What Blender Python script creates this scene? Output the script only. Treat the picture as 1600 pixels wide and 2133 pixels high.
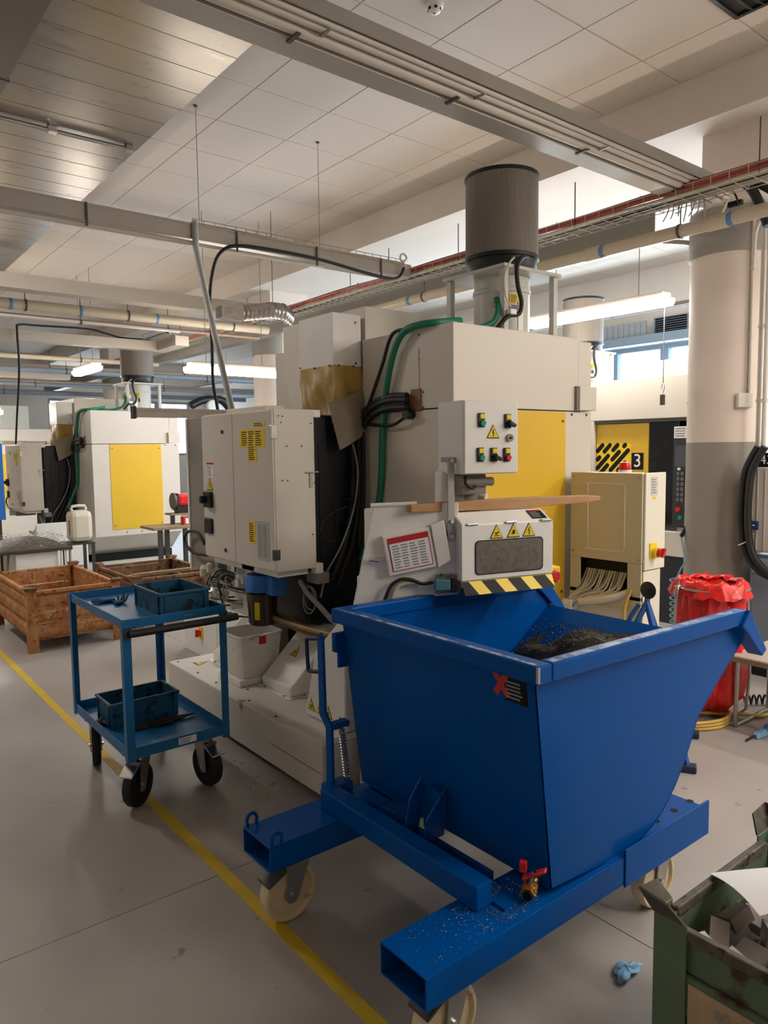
import bpy, bmesh, math, random
import numpy as np
from mathutils import Vector, Matrix
random.seed(7)
SC = bpy.context.scene
COL = SC.collection
for _o in list(bpy.data.objects):
    bpy.data.objects.remove(_o)

# ------------------------------------------------------------------ camera
FPX, EYE = 1522.84, 1.60
_yaw, _pitch, _roll = (math.radians(a) for a in (51.556, -4.901, 0.7008))
_f = Vector((math.cos(_pitch)*math.cos(_yaw), math.cos(_pitch)*math.sin(_yaw), math.sin(_pitch)))
_r = _f.cross(Vector((0, 0, 1))).normalized()
_d = _f.cross(_r)
_r2 = math.cos(_roll)*_r + math.sin(_roll)*_d
_d2 = -math.sin(_roll)*_r + math.cos(_roll)*_d
cam_data = bpy.data.cameras.new('camera')
cam_data.sensor_fit = 'HORIZONTAL'
cam_data.sensor_width = 36.0
cam_data.lens = FPX/1600*36.0
cam_data.clip_start = 0.02
cam = bpy.data.objects.new('camera', cam_data)
COL.objects.link(cam)
_m = Matrix((( _r2.x, -_d2.x, -_f.x, 0), (_r2.y, -_d2.y, -_f.y, 0), (_r2.z, -_d2.z, -_f.z, EYE), (0, 0, 0, 1)))
cam.matrix_world = _m
SC.camera = cam

# ------------------------------------------------------------------ view, world, daylight
SC.view_settings.view_transform = 'Standard'
SC.view_settings.look = 'None'
SC.view_settings.gamma = 1.0
SC.view_settings.use_curve_mapping = False
SC.view_settings.exposure = 0.52
W = bpy.data.worlds.new('overcast_sky')
SC.world = W
W.use_nodes = True
W.node_tree.nodes['Background'].inputs[0].default_value = (0.72, 0.86, 1.0, 1)
W.node_tree.nodes['Background'].inputs[1].default_value = 4.0

LAMP_POWER = 40.0        # radiance of a lamp's diffuser


def day_light(name, loc, rot, sx, sy, power, col=(0.70, 0.85, 1.0)):
    l = bpy.data.lights.new(name, 'AREA')
    l.shape = 'RECTANGLE'; l.size = sx; l.size_y = sy; l.energy = power; l.color = col
    o = bpy.data.objects.new(name, l); COL.objects.link(o)
    o.location = loc; o.rotation_euler = rot
    return o


# daylight pouring in through the two window bands (right-hand wall and far wall)
day_light('daylight', (9.32, 5.6, 2.30), (0, math.radians(90), 0), 1.25, 7.0, 300)
day_light('daylight', (7.0, 19.92, 2.3), (math.radians(-90), 0, 0), 4.0, 1.3, 60)


# ------------------------------------------------------------------ materials
def lin(c):
    if isinstance(c, str):
        c = [int(c[i:i+2], 16)/255 for i in (0, 2, 4)]
    return tuple((v/12.92 if v <= 0.04045 else ((v+0.055)/1.055)**2.4) for v in c)


MATS = {}


def mat(name, col, rough=0.5, metal=0.0, var=0.0, vscale=3.0, bump=0.0, bscale=60.0, col2=None,
        mixlo=0.45, mixhi=0.62, spots=None, spot_scale=25.0, spot_at=0.62, emit=0.0, alpha=1.0,
        trans=0.0, spec=0.5, stretch=None, rvar=0.0):
    if name in MATS:
        return MATS[name]
    m = bpy.data.materials.new(name); m.use_nodes = True
    nt = m.node_tree; N = nt.nodes; L = nt.links
    b = N['Principled BSDF']
    c = lin(col)
    b.inputs['Roughness'].default_value = rough
    b.inputs['Metallic'].default_value = metal
    b.inputs['Specular IOR Level'].default_value = spec
    b.inputs['Base Color'].default_value = (*c, 1)
    if trans:
        b.inputs['Transmission Weight'].default_value = trans
        b.inputs['IOR'].default_value = 1.2
    if alpha < 1:
        b.inputs['Alpha'].default_value = alpha
    if emit:
        b.inputs['Emission Color'].default_value = (*c, 1)
        b.inputs['Emission Strength'].default_value = emit
    need = var or col2 or spots or bump or rvar
    if need:
        tc = N.new('ShaderNodeTexCoord')
        src = tc.outputs['Object']
        if stretch:
            mp = N.new('ShaderNodeMapping'); mp.inputs['Scale'].default_value = stretch
            L.new(src, mp.inputs['Vector']); src = mp.outputs['Vector']
    cur = None
    if var or col2:
        n = N.new('ShaderNodeTexNoise'); n.inputs['Scale'].default_value = vscale
        n.inputs['Detail'].default_value = 6; n.inputs['Roughness'].default_value = 0.62
        L.new(src, n.inputs['Vector'])
        r = N.new('ShaderNodeValToRGB')
        if col2:
            r.color_ramp.elements[0].position = mixlo; r.color_ramp.elements[1].position = mixhi
            r.color_ramp.elements[0].color = (*c, 1); r.color_ramp.elements[1].color = (*lin(col2), 1)
        else:
            r.color_ramp.elements[0].position = 0.3; r.color_ramp.elements[1].position = 0.72
            r.color_ramp.elements[0].color = (*[v*(1-var) for v in c], 1)
            r.color_ramp.elements[1].color = (*[min(1, v*(1+var)) for v in c], 1)
        L.new(n.outputs['Fac'], r.inputs['Fac']); cur = r.outputs['Color']
        if rvar:
            mr = N.new('ShaderNodeMapRange'); mr.inputs['To Min'].default_value = max(0, rough-rvar)
            mr.inputs['To Max'].default_value = rough+rvar
            L.new(n.outputs['Fac'], mr.inputs['Value']); L.new(mr.outputs['Result'], b.inputs['Roughness'])
    if spots:
        n2 = N.new('ShaderNodeTexNoise'); n2.inputs['Scale'].default_value = spot_scale
        n2.inputs['Detail'].default_value = 5
        L.new(src, n2.inputs['Vector'])
        r2 = N.new('ShaderNodeValToRGB')
        r2.color_ramp.elements[0].position = spot_at; r2.color_ramp.elements[1].position = min(1, spot_at+0.05)
        L.new(n2.outputs['Fac'], r2.inputs['Fac'])
        mx = N.new('ShaderNodeMix'); mx.data_type = 'RGBA'
        L.new(r2.outputs['Color'], mx.inputs['Factor'])
        if cur:
            L.new(cur, mx.inputs['A'])
        else:
            mx.inputs['A'].default_value = (*c, 1)
        mx.inputs['B'].default_value = (*lin(spots), 1)
        cur = mx.outputs['Result']
    if cur:
        L.new(cur, b.inputs['Base Color'])
    if bump:
        n3 = N.new('ShaderNodeTexNoise'); n3.inputs['Scale'].default_value = bscale
        n3.inputs['Detail'].default_value = 4
        L.new(src, n3.inputs['Vector'])
        bp = N.new('ShaderNodeBump'); bp.inputs['Strength'].default_value = bump; bp.inputs['Distance'].default_value = 0.01
        L.new(n3.outputs['Fac'], bp.inputs['Height']); L.new(bp.outputs['Normal'], b.inputs['Normal'])
    MATS[name] = m
    return m


cream = mat('cream_paint', 'd8d0c4', 0.42, var=0.03, vscale=2.5)
white = mat('white_paint', 'ebe8e2', 0.4, var=0.03, vscale=3)
base_white = mat('base_white_paint', 'd9d3c9', 0.5, var=0.05, vscale=2, spots='9b8467', spot_scale=6, spot_at=0.69)
shade_grey = mat('panel_grey', '8c857c', 0.5, var=0.04)
yellow = mat('yellow_panel', 'e0b62c', 0.45, var=0.03)
sign_yellow = mat('sign_yellow', 'f2cf1e', 0.45)
sign_black = mat('sign_black', '0b0b0c', 0.55, spec=0.25)
sign_red = mat('sign_red', 'c02a2a', 0.45)
print_grey = mat('print_grey', '8b8b90', 0.6)
paper = mat('paper', 'f0eeec', 0.7)
black = mat('black_plastic', '17181b', 0.45, var=0.1)
black_sheet = mat('black_sheet', '1d1f24', 0.35, var=0.15, vscale=1.5, stretch=(1, 1, 0.2))
rubber = mat('black_rubber', '1b1a1a', 0.6, var=0.15)
steel = mat('zinc_steel', 'a9a9a6', 0.35, metal=0.85, var=0.08, vscale=12)
dark_steel = mat('dark_steel', '55534f', 0.5, metal=0.6, var=0.12, vscale=9)
chrome = mat('chrome', 'd8d8d8', 0.18, metal=1.0)
brass = mat('brass', 'd3a24a', 0.3, metal=0.9)
blue = mat('bin_blue_paint', '004c98', 0.30, spec=0.10, var=0.08, vscale=2.2, spots='1a6cab', spot_scale=70, spot_at=0.78, rvar=0.08)
cart_blue = mat('cart_blue_paint', '14679f', 0.4, var=0.08, vscale=4)
crate_blue = mat('crate_blue_plastic', '185476', 0.5, var=0.2, vscale=5, spots='122a38', spot_scale=22, spot_at=0.56)
pump_blue = mat('pump_blue_plastic', '2d72c4', 0.4, var=0.06)
stand_blue = mat('stand_blue', '1f58a0', 0.4)
glove_blue = mat('glove_blue', '1d4f79', 0.8, var=0.2, vscale=20)
glove_pale = mat('glove_pale_blue', '7fb0d4', 0.7, var=0.15, vscale=20)
green_hose = mat('green_hose', '0e7a5c', 0.45, var=0.06)
leather = mat('tan_leather', 'b39148', 0.45, var=0.22, vscale=5, bump=0.25, bscale=14)
leather_grey = mat('grey_leather', '8e8069', 0.5, var=0.12, vscale=5)
mesh_grey = mat('filter_mesh_grey', '7d756c', 0.7, var=0.12, vscale=60, stretch=(1, 1, 0.04), bump=0.3, bscale=120)
tan = mat('tan_paint', 'd3c8a8', 0.5, var=0.03)
tan_light = mat('ivory_paint', 'e6e0cf', 0.45, var=0.03)
red = mat('red_plastic', 'd0241c', 0.35)
red_clear = mat('red_lens', 'd81818', 0.2)
bag_red = mat('red_bag', 'd81f1c', 0.32, var=0.12, vscale=9, bump=0.6, bscale=26)
wood = mat('wood', 'b58a5e', 0.6, var=0.18, vscale=10, stretch=(0.15, 1, 1), bump=0.1, bscale=30)
plywood = mat('plywood', '8f7a60', 0.6, var=0.12)
rust = mat('rusty_steel', 'a35a2a', 0.75, col2='bd9360', mixlo=0.36, mixhi=0.64, vscale=15, spots='6b3c20', spot_scale=38, spot_at=0.60, bump=0.15, bscale=40)
rust_dark = mat('dark_rust', '6e4a2e', 0.8, col2='8a6a45', vscale=6, spots='3a2418', spot_scale=18, spot_at=0.58)
green_worn = mat('worn_green_paint', '5d7158', 0.6, var=0.12, vscale=5, spots='4a2a1c', spot_scale=7, spot_at=0.60, bump=0.1, bscale=40)
green_dirty = mat('dirty_dark_steel', '4a463d', 0.65, col2='6a6153', vscale=9, spots='31241b', spot_scale=18, spot_at=0.6)
block_steel = mat('sawn_steel', 'aaa29c', 0.45, metal=0.5, var=0.1, vscale=14)
nylon = mat('nylon_wheel', 'd9c6a2', 0.5, var=0.06, vscale=8, spots='8a7558', spot_scale=10, spot_at=0.66)
hose_brown = mat('hydraulic_hose_brown', '9a7a4c', 0.45, var=0.15, vscale=8)
cable_ivory = mat('ivory_cable', 'cfc6ac', 0.5)
cable_grey = mat('grey_cable', '8f8f90', 0.5)
hose_yellow = mat('yellow_hose', 'd9b45a', 0.5)
jerry = mat('milky_plastic', 'ddd5c6', 0.4, var=0.05)
bucket = mat('dirty_white_plastic', 'efeae3', 0.4, var=0.08, vscale=5, spots='a89c8e', spot_scale=8, spot_at=0.64)
amber_tank = mat('smoky_tank', '3f3526', 0.2, var=0.2, vscale=8)
scuff_sheen = mat('scuffed_sheen_rim', '8fa3b5', 0.45, col2='14508c', mixlo=0.45, mixhi=0.56, vscale=22)  # bare scuffs mixed with the pale sheen of the rim edge
tile_m = mat('ceiling_tile', 'd2c6b9', 0.9, var=0.045, vscale=120, bump=0.25, bscale=160)
ceil_m = mat('ceiling_plaster', 'd8cdc2', 0.85, var=0.03)
grid_m = mat('ceiling_grid', 'bdb1a4', 0.85)
alu = mat('brushed_aluminium', '8d857c', 0.30, metal=0.9, var=0.10, vscale=4, stretch=(0.5, 3, 1), spots='8d8072', spot_scale=3.2, spot_at=0.66, rvar=0.1)
trunk = mat('trunking_grey', 'b4ada3', 0.4, metal=0.25, var=0.05)
beam_grey = mat('steel_beam_grey', '8f8a82', 0.55, var=0.05)
pipe_m = mat('pipe_beige', 'c4b59d', 0.45, var=0.05)
conduit = mat('conduit_pvc', 'cfc7bc', 0.4, var=0.04)
tray_m = mat('galvanised_wire', 'b7b1a6', 0.4, metal=0.6)
red_cable = mat('red_cable', 'a04a3c', 0.5)
wall_m = mat('wall_paint', 'd9d2c9', 0.8, var=0.04)
wall_grey = mat('grey_dado_paint', '8f887e', 0.55, var=0.05, vscale=3)
col_m = mat('column_paint', 'dacbbf', 0.6, var=0.03)
frame_m = mat('window_frame_grey', '8497a8', 0.4)
floor_m = mat('floor_coating', 'a49e99', 0.38, var=0.10, vscale=1.6, spots='7d736a', spot_scale=9, spot_at=0.70, bump=0.04, bscale=30, rvar=0.08)
joint_m = mat('floor_joint', '3c3733', 0.8)
line_m = mat('floor_line_yellow', 'd3b02c', 0.55, var=0.12, vscale=7, spots='8a7433', spot_scale=14, spot_at=0.68)
chip_m = mat('metal_chips', 'aeaca6', 0.4, metal=0.6, var=0.3, vscale=40)
swarf_m = mat('dark_swarf', '3a342b', 0.7, var=0.4, vscale=50, bump=0.8, bscale=70)
lamp_white = mat('lamp_housing', 'd9cdbf', 0.5)
lamp_emit = mat('lamp_diffuser', 'fff7ec', 0.5, emit=LAMP_POWER)
glass_dark = mat('dark_glass', '14161b', 0.08, spec=0.6)
mesh_chip = mat('chip_window', '6f675e', 0.3, var=0.35, vscale=45)
sky_blue_tag = mat('tag_blue', '2a3f78', 0.4)
foil = mat('foil_duct', 'a8a29a', 0.3, metal=0.9, var=0.1, vscale=14, bump=0.5, bscale=24)
teal = mat('teal_switch', '4f8588', 0.4)
screen_m = mat('control_panel_dark', '2b2c31', 0.5, var=0.1)
copper = mat('copper_plate', '8a5c44', 0.5, var=0.25, vscale=20)
orange = mat('orange_label', 'e07a2c', 0.5)


# ------------------------------------------------------------------ mesh builder
ORIG = {}        # root object -> world origin subtracted from its parts


class MB:
    def __init__(s):
        s.bm = bmesh.new()

    def _add(s, vs, fs):
        v = [s.bm.verts.new(p) for p in vs]
        for f in fs:
            try:
                s.bm.faces.new([v[i] for i in f])
            except ValueError:
                pass
        return s

    def box(s, x0, x1, y0, y1, z0, z1):
        if x0 > x1: x0, x1 = x1, x0
        if y0 > y1: y0, y1 = y1, y0
        if z0 > z1: z0, z1 = z1, z0
        return s._add([(x0, y0, z0), (x1, y0, z0), (x1, y1, z0), (x0, y1, z0), (x0, y0, z1), (x1, y0, z1), (x1, y1, z1), (x0, y1, z1)],
                      [(0, 3, 2, 1), (4, 5, 6, 7), (0, 1, 5, 4), (1, 2, 6, 5), (2, 3, 7, 6), (3, 0, 4, 7)])

    def obox(s, c, size, rz=0, rx=0, ry=0):
        R = Matrix.Rotation(rz, 3, 'Z') @ Matrix.Rotation(ry, 3, 'Y') @ Matrix.Rotation(rx, 3, 'X')
        h = [v/2 for v in size]; c = Vector(c)
        P = [c + R @ Vector((a*h[0], b*h[1], d*h[2])) for d in (-1, 1) for a, b in ((-1, -1), (1, -1), (1, 1), (-1, 1))]
        return s._add(P, [(0, 3, 2, 1), (4, 5, 6, 7), (0, 1, 5, 4), (1, 2, 6, 5), (2, 3, 7, 6), (3, 0, 4, 7)])

    def bar(s, p, q, w, h, up=(0, 0, 1)):
        p = Vector(p); q = Vector(q); d = (q-p).normalized()
        u = d.cross(Vector(up))
        if u.length < 1e-4: u = d.cross(Vector((1, 0, 0)))
        u.normalize(); v = u.cross(d).normalized()
        P = []
        for e in (p, q):
            for a, b in ((-1, -1), (1, -1), (1, 1), (-1, 1)):
                P.append(e + u*a*w/2 + v*b*h/2)
        return s._add(P, [(0, 1, 2, 3), (7, 6, 5, 4), (0, 4, 5, 1), (1, 5, 6, 2), (2, 6, 7, 3), (3, 7, 4, 0)])

    def prism(s, pts, axis, lo, hi):
        # pts: polygon in the two other axes, in order (x,y),(x,z) or (y,z)
        def P(a, b, c):
            return {'x': (c, a, b), 'y': (a, c, b), 'z': (a, b, c)}[axis]
        n = len(pts)
        vs = [P(a, b, lo) for a, b in pts] + [P(a, b, hi) for a, b in pts]
        fs = [tuple(range(n)), tuple(range(2*n-1, n-1, -1))]
        for i in range(n):
            j = (i+1) % n
            fs.append((i, i+n, j+n, j))
        return s._add(vs, fs)

    def hull(s, bottom, top):
        n = len(bottom)
        fs = [tuple(range(n-1, -1, -1)), tuple(range(n, 2*n))]
        for i in range(n):
            j = (i+1) % n
            fs.append((i, j, j+n, i+n))
        return s._add(list(bottom)+list(top), fs)

    def cyl(s, p, q, r, r2=None, n=16, caps=True):
        p = Vector(p); q = Vector(q); r2 = r if r2 is None else r2
        d = (q-p).normalized()
        u = d.cross(Vector((0, 0, 1)))
        if u.length < 1e-3: u = Vector((1, 0, 0))
        u.normalize(); v = d.cross(u)
        vs = []
        for e, rr in ((p, r), (q, r2)):
            for i in range(n):
                a = 2*math.pi*i/n
                vs.append(e + (u*math.cos(a)+v*math.sin(a))*rr)
        fs = [(i, (i+1) % n, (i+1) % n+n, i+n) for i in range(n)]
        if caps:
            fs += [tuple(range(n-1, -1, -1)), tuple(range(n, 2*n))]
        return s._add(vs, fs)

    def lathe(s, c, prof, n=24, axis='z'):
        # prof: list of (radius, height)
        vs = []
        for r, h in prof:
            for i in range(n):
                a = 2*math.pi*i/n
                x, y = r*math.cos(a), r*math.sin(a)
                p = {'z': (x, y, h), 'x': (h, x, y), 'y': (x, h, y)}[axis]
                vs.append((c[0]+p[0], c[1]+p[1], c[2]+p[2]))
        fs = []
        for k in range(len(prof)-1):
            for i in range(n):
                j = (i+1) % n
                fs.append((k*n+i, k*n+j, (k+1)*n+j, (k+1)*n+i))
        if prof[0][0] > 1e-6: fs.append(tuple(range(n-1, -1, -1)))
        if prof[-1][0] > 1e-6: fs.append(tuple(range((len(prof)-1)*n, len(prof)*n)))
        return s._add(vs, fs)

    def tube(s, pts, r, n=8, smooth=4, caps=True):
        P = [Vector(p) for p in pts]
        if smooth and len(P) > 2:
            Q = []
            for i in range(len(P)-1):
                a = P[max(0, i-1)]; b = P[i]; c = P[i+1]; d = P[min(len(P)-1, i+2)]
                for k in range(smooth):
                    t = k/smooth
                    Q.append(0.5*((2*b)+(c-a)*t+(2*a-5*b+4*c-d)*t*t+(3*b-a-3*c+d)*t**3))
            Q.append(P[-1]); P = Q
        vs = []; u = None
        for i, p in enumerate(P):
            d = (P[min(i+1, len(P)-1)]-P[max(i-1, 0)])
            if d.length < 1e-9: d = Vector((0, 0, 1))
            d.normalize()
            if u is None:
                u = d.cross(Vector((0, 0, 1)))
                if u.length < 1e-3: u = d.cross(Vector((1, 0, 0)))
            u = (u - d*u.dot(d))
            if u.length < 1e-6: u = d.orthogonal()
            u.normalize(); v = d.cross(u)
            for k in range(n):
                a = 2*math.pi*k/n
                vs.append(p+(u*math.cos(a)+v*math.sin(a))*r)
        fs = []
        for i in range(len(P)-1):
            for k in range(n):
                j = (k+1) % n
                fs.append((i*n+k, i*n+j, (i+1)*n+j, (i+1)*n+k))
        if caps:
            fs += [tuple(range(n-1, -1, -1)), tuple(range((len(P)-1)*n, len(P)*n))]
        return s._add(vs, fs)

    def poly(s, *pts):
        return s._add(list(pts), [tuple(range(len(pts)))])

    def grid(s, f, nu, nv):
        vs = [f(i/nu, j/nv) for j in range(nv+1) for i in range(nu+1)]
        fs = [(j*(nu+1)+i, j*(nu+1)+i+1, (j+1)*(nu+1)+i+1, (j+1)*(nu+1)+i) for j in range(nv) for i in range(nu)]
        return s._add(vs, fs)

    def mesh(s, name, off=(0, 0, 0), smooth=None):
        bm = s.bm
        bmesh.ops.recalc_face_normals(bm, faces=bm.faces)
        o = Vector(off)
        for v in bm.verts: v.co -= o
        if smooth:
            lim = math.radians(smooth)
            for f in bm.faces: f.smooth = True
            for e in bm.edges:
                e.smooth = len(e.link_faces) == 2 and e.calc_face_angle(0) < lim
        me = bpy.data.meshes.new(name); bm.to_mesh(me); bm.free()
        return me

    def build(s, name, m, parent=None, bevel=0, smooth=None, solid=0, label=None, cat=None, group=None, kind=None, at=None, keep=False):
        if parent is not None:
            root = parent
            while root.parent: root = root.parent
            off = ORIG.get(root.name, (0, 0, 0))
        elif at is not None:
            off = at
        else:
            co = np.array([v.co[:] for v in s.bm.verts])
            lo = co.min(0); hi = co.max(0)
            off = ((lo[0]+hi[0])/2, (lo[1]+hi[1])/2, lo[2])
        me = s.mesh(name, off, smooth)
        me.materials.append(m)
        o = bpy.data.objects.new(name, me); COL.objects.link(o)
        if parent is not None:
            o.parent = parent
        else:
            o.location = off
            ORIG[o.name] = tuple(off)
        if solid:
            md = o.modifiers.new('solid', 'SOLIDIFY'); md.thickness = solid; md.offset = 0
        if bevel:
            md = o.modifiers.new('bevel', 'BEVEL'); md.width = bevel; md.segments = 2
            md.limit_method = 'ANGLE'; md.angle_limit = math.radians(38)
            md.harden_normals = False
        tag(o, label, cat, group, kind)
        return o


def tag(o, label=None, cat=None, group=None, kind=None):
    if label: o['label'] = label
    if cat: o['category'] = cat
    if group: o['group'] = group
    if kind: o['kind'] = kind
    return o


def thing(name, label, cat, loc, rz=0, group=None, local=False):
    o = bpy.data.objects.new(name, None); COL.objects.link(o)
    o.empty_display_size = 0.1
    o.location = loc; o.rotation_euler = (0, 0, rz)
    ORIG[o.name] = (0, 0, 0) if local else tuple(loc)
    return tag(o, label, cat, group)


def children(o):
    return [c for c in bpy.data.objects if c.parent == o]


def copy_tree(o, parent=None, skip=()):
    c = o.copy(); COL.objects.link(c)
    c.parent = parent
    for ch in children(o):
        if ch.name.split('.')[0] in skip: continue
        copy_tree(ch, c, skip)
    return c


def B(name, m, parent, x0, x1, y0, y1, z0, z1, bevel=0.0, **k):
    return MB().box(x0, x1, y0, y1, z0, z1).build(name, m, parent, bevel=bevel, **k)


def plate(c, u, v, w, h, t=0.002):
    """thin plate centred at c spanned by unit vectors u, v; returned as MB"""
    c = Vector(c); u = Vector(u).normalized(); v = Vector(v).normalized(); n = u.cross(v)
    a = [c+u*sx*w/2+v*sy*h/2 for sx, sy in ((-1, -1), (1, -1), (1, 1), (-1, 1))]
    return MB().hull([p for p in a], [p+n*t for p in a])


def sticker(parent, name, c, u, v, w, h, m, rows=0, rm=None, cols=1, header=None, margin=0.08):
    """flat label on a surface with printed rows; u = reading direction, v = up, u x v = outward"""
    p = plate(c, u, v, w, h, 0.0016).build(name, m, parent)
    u = Vector(u).normalized(); v = Vector(v).normalized(); n = u.cross(v); c = Vector(c)
    top = h*(0.5-margin)
    if header is not None:
        plate(c+v*(h*0.42)+n*0.0016, u, v, w*0.96, h*0.14, 0.0008).build('header', header, p)
        top = h*0.30
    if rows:
        mb = MB(); rng = random.Random(int(abs(c.x*1000)+abs(c.z*777)))
        step = (top+h*(0.5-margin))/rows
        cw = w*(1-2*margin)/cols
        for i in range(rows):
            for k in range(cols):
                l = cw*(0.62+0.25*rng.random())
                x = -w*(0.5-margin)+k*cw+l/2
                q = c+u*x+v*(top-(i+0.5)*step)+n*0.0016
                a = [q+u*sx*l/2+v*sy*step*0.22 for sx, sy in ((-1, -1), (1, -1), (1, 1), (-1, 1))]
                mb.hull(a, [b_+n*0.0006 for b_ in a])
        mb.build('print', rm or sign_black, p)
    return p


def tri_sign(parent, c, u, v, size, sym='bolt', name='warning_sign'):
    c = Vector(c); u = Vector(u).normalized(); v = Vector(v).normalized(); n = u.cross(v)

    def tri(sz, t0, t1):
        h = sz*0.92
        a = [c+u*(-sz/2)+v*(-h*0.42), c+u*(sz/2)+v*(-h*0.42), c+v*(h*0.58)]
        return MB().hull([p+n*t0 for p in a], [p+n*t1 for p in a])
    s = tri(size, 0, 0.0014).build(name, sign_black, parent)
    tri(size*0.86, 0.0014, 0.0022).build('yellow_field', sign_yellow, s)
    mb = MB()

    def seg(a, b, w):
        mb.bar(c+u*a[0]*size+v*a[1]*size+n*0.0026, c+u*b[0]*size+v*b[1]*size+n*0.0026, w*size, 0.0008, up=n)
    if sym == 'bolt':
        seg((0.05, 0.22), (-0.06, 0.0), 0.06); seg((-0.06, 0.0), (0.06, -0.02), 0.05); seg((0.06, -0.02), (-0.03, -0.26), 0.05)
    elif sym == 'hand':
        seg((-0.18, -0.2), (0.2, -0.2), 0.05); seg((-0.05, -0.1), (0.14, 0.04), 0.09); seg((-0.16, -0.02), (0.05, -0.06), 0.05)
    else:
        seg((-0.14, -0.16), (0.12, 0.06), 0.07); seg((0.0, 0.12), (0.0, -0.16), 0.08); seg((-0.1, 0.02), (0.16, -0.12), 0.05)
    mb.build('symbol', sign_black, s)
    return s


def text_mb(txt, c, u, v, size, t=0.002):
    cu = bpy.data.curves.new('t', 'FONT'); cu.body = txt; cu.size = size; cu.extrude = t/2
    cu.align_x = 'CENTER'; cu.align_y = 'CENTER'
    ob = bpy.data.objects.new('t', cu)
    me = bpy.data.meshes.new_from_object(ob)
    u = Vector(u).normalized(); v = Vector(v).normalized(); n = u.cross(v); c = Vector(c)
    mb = MB()
    mb._add([c+u*p.co.x+v*p.co.y+n*(p.co.z+t/2) for p in me.vertices], [tuple(q.vertices) for q in me.polygons])
    bpy.data.objects.remove(ob); bpy.data.curves.remove(cu); bpy.data.meshes.remove(me)
    return mb


def screws(parent, pts, axis, m, r=0.007, name='screw'):
    sh = None
    for p in pts:
        if sh is None:
            q = Vector((0, 0, 0)); d = {'x': Vector((-0.004, 0, 0)), 'y': Vector((0, -0.004, 0)), 'z': Vector((0, 0, 0.004))}[axis]
            b = MB().cyl(q, d, r, n=8); sh = b.mesh(name); sh.materials.append(m)
        o = bpy.data.objects.new(name, sh); COL.objects.link(o); o.parent = parent
        root = parent
        while root.parent: root = root.parent
        off = ORIG.get(root.name, (0, 0, 0))
        o.location = (p[0]-off[0], p[1]-off[1], p[2]-off[2])


# measured points: a sight line from the camera cut with a known plane of the room
def _ray(u, v):
    return _r2*((u-800)/FPX) + _d2*((v-1066.5)/FPX) + _f


def atx(u, v, x):
    d = _ray(u, v); t = x/d.x
    return (x, t*d.y, EYE+t*d.z)


def aty(u, v, y):
    d = _ray(u, v); t = y/d.y
    return (t*d.x, y, EYE+t*d.z)


def atz(u, v, z=0.0):
    d = _ray(u, v); t = (z-EYE)/d.z
    return (t*d.x, t*d.y, z)
# ------------------------------------------------------------------ setting: floor
fl = MB().box(-4.2, 9.6, -7.2, 20.2, -0.12, -0.006).build('floor', joint_m, kind='structure', at=(0, 0, -0.12))
for x0, x1, y0, y1 in ((-4.2, 2.03, -7.2, 2.47), (2.03, 9.6, -7.2, 2.47), (-4.2, 2.42, 2.47, 8.6), (2.42, 9.6, 2.47, 8.6),
                       (-4.2, 2.42, 8.6, 20.2), (2.42, 9.6, 8.6, 20.2)):
    B('floor_slab', floor_m, fl, x0+0.002, x1-0.002, y0+0.002, y1-0.002, -0.03, 0.0)
B('floor_line', line_m, fl, 1.138, 1.186, -6.5, 20.0, 0.0, 0.0012)

# ------------------------------------------------------------------ setting: walls, beam, columns
ZC = 4.06
B('wall_left', wall_m, None, -4.4, -4.2, -7.2, 20.2, -0.1, 4.3, kind='structure')
B('wall_behind', wall_m, None, -4.2, 9.6, -7.4, -7.2, -0.1, 4.3, kind='structure')
wr = MB().box(9.4, 9.6, -7.2, 20.2, 3.0, 4.3).box(9.4, 9.6, -7.2, 20.2, -0.1, 1.15).box(9.4, 9.6, -7.2, 2.4, 1.15, 3.0).box(9.4, 9.6, 8.8, 20.2, 1.15, 3.0)
wr.build('wall_right', wall_m, kind='structure')
wf = MB().box(-4.2, 9.4, 20.0, 20.2, 3.0, 4.3).box(-4.2, 9.4, 20.0, 20.2, -0.1, 1.5).box(-4.2, 5.0, 20.0, 20.2, 1.5, 3.0).box(8.8, 9.4, 20.0, 20.2, 1.5, 3.0)
wf.build('wall_far', wall_m, kind='structure')
pane_m = mat('window_glass', 'eaf4ff', 0.05, alpha=0.12)


def window(n, axis, a0, a1, at_, z0, z1):
    """one framed sash: frame bars and a pane"""
    t = 0.06
    mb = MB()
    if axis == 'y':
        for q in ((a0, a0+t, z0, z1), (a1-t, a1, z0, z1), (a0+t, a1-t, z0, z0+t), (a0+t, a1-t, z1-t, z1)):
            mb.box(at_, at_+0.1, *q)
        f = mb.build('window_%d' % n, frame_m, kind='structure')
        B('pane', pane_m, f, at_+0.045, at_+0.05, a0+t, a1-t, z0+t, z1-t)
    else:
        for q in ((a0, a0+t, z0, z1), (a1-t, a1, z0, z1), (a0+t, a1-t, z0, z0+t), (a0+t, a1-t, z1-t, z1)):
            mb.box(q[0], q[1], at_, at_+0.1, q[2], q[3])
        f = mb.build('window_%d' % n, frame_m, kind='structure')
        B('pane', pane_m, f, a0+t, a1-t, at_+0.045, at_+0.05, z0+t, z1-t)


wn = 1
y = 2.4
while y < 8.7:
    window(wn, 'y', y, y+0.80, 9.42, 1.15, 3.0); wn += 1; y += 0.80
x = 5.0
while x < 8.7:
    window(wn, 'x', x, x+0.95, 20.02, 1.5, 3.0); wn += 1; x += 0.95

B('trim_1', frame_m, None, 9.15, 9.4, 3.2, 20.0, 3.0, 3.12, kind='structure')          # window head rail
B('concrete_beam', ceil_m, None, 4.85, 5.95, -7.2, 20.0, 3.76, ZC+0.06, kind='structure')

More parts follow.
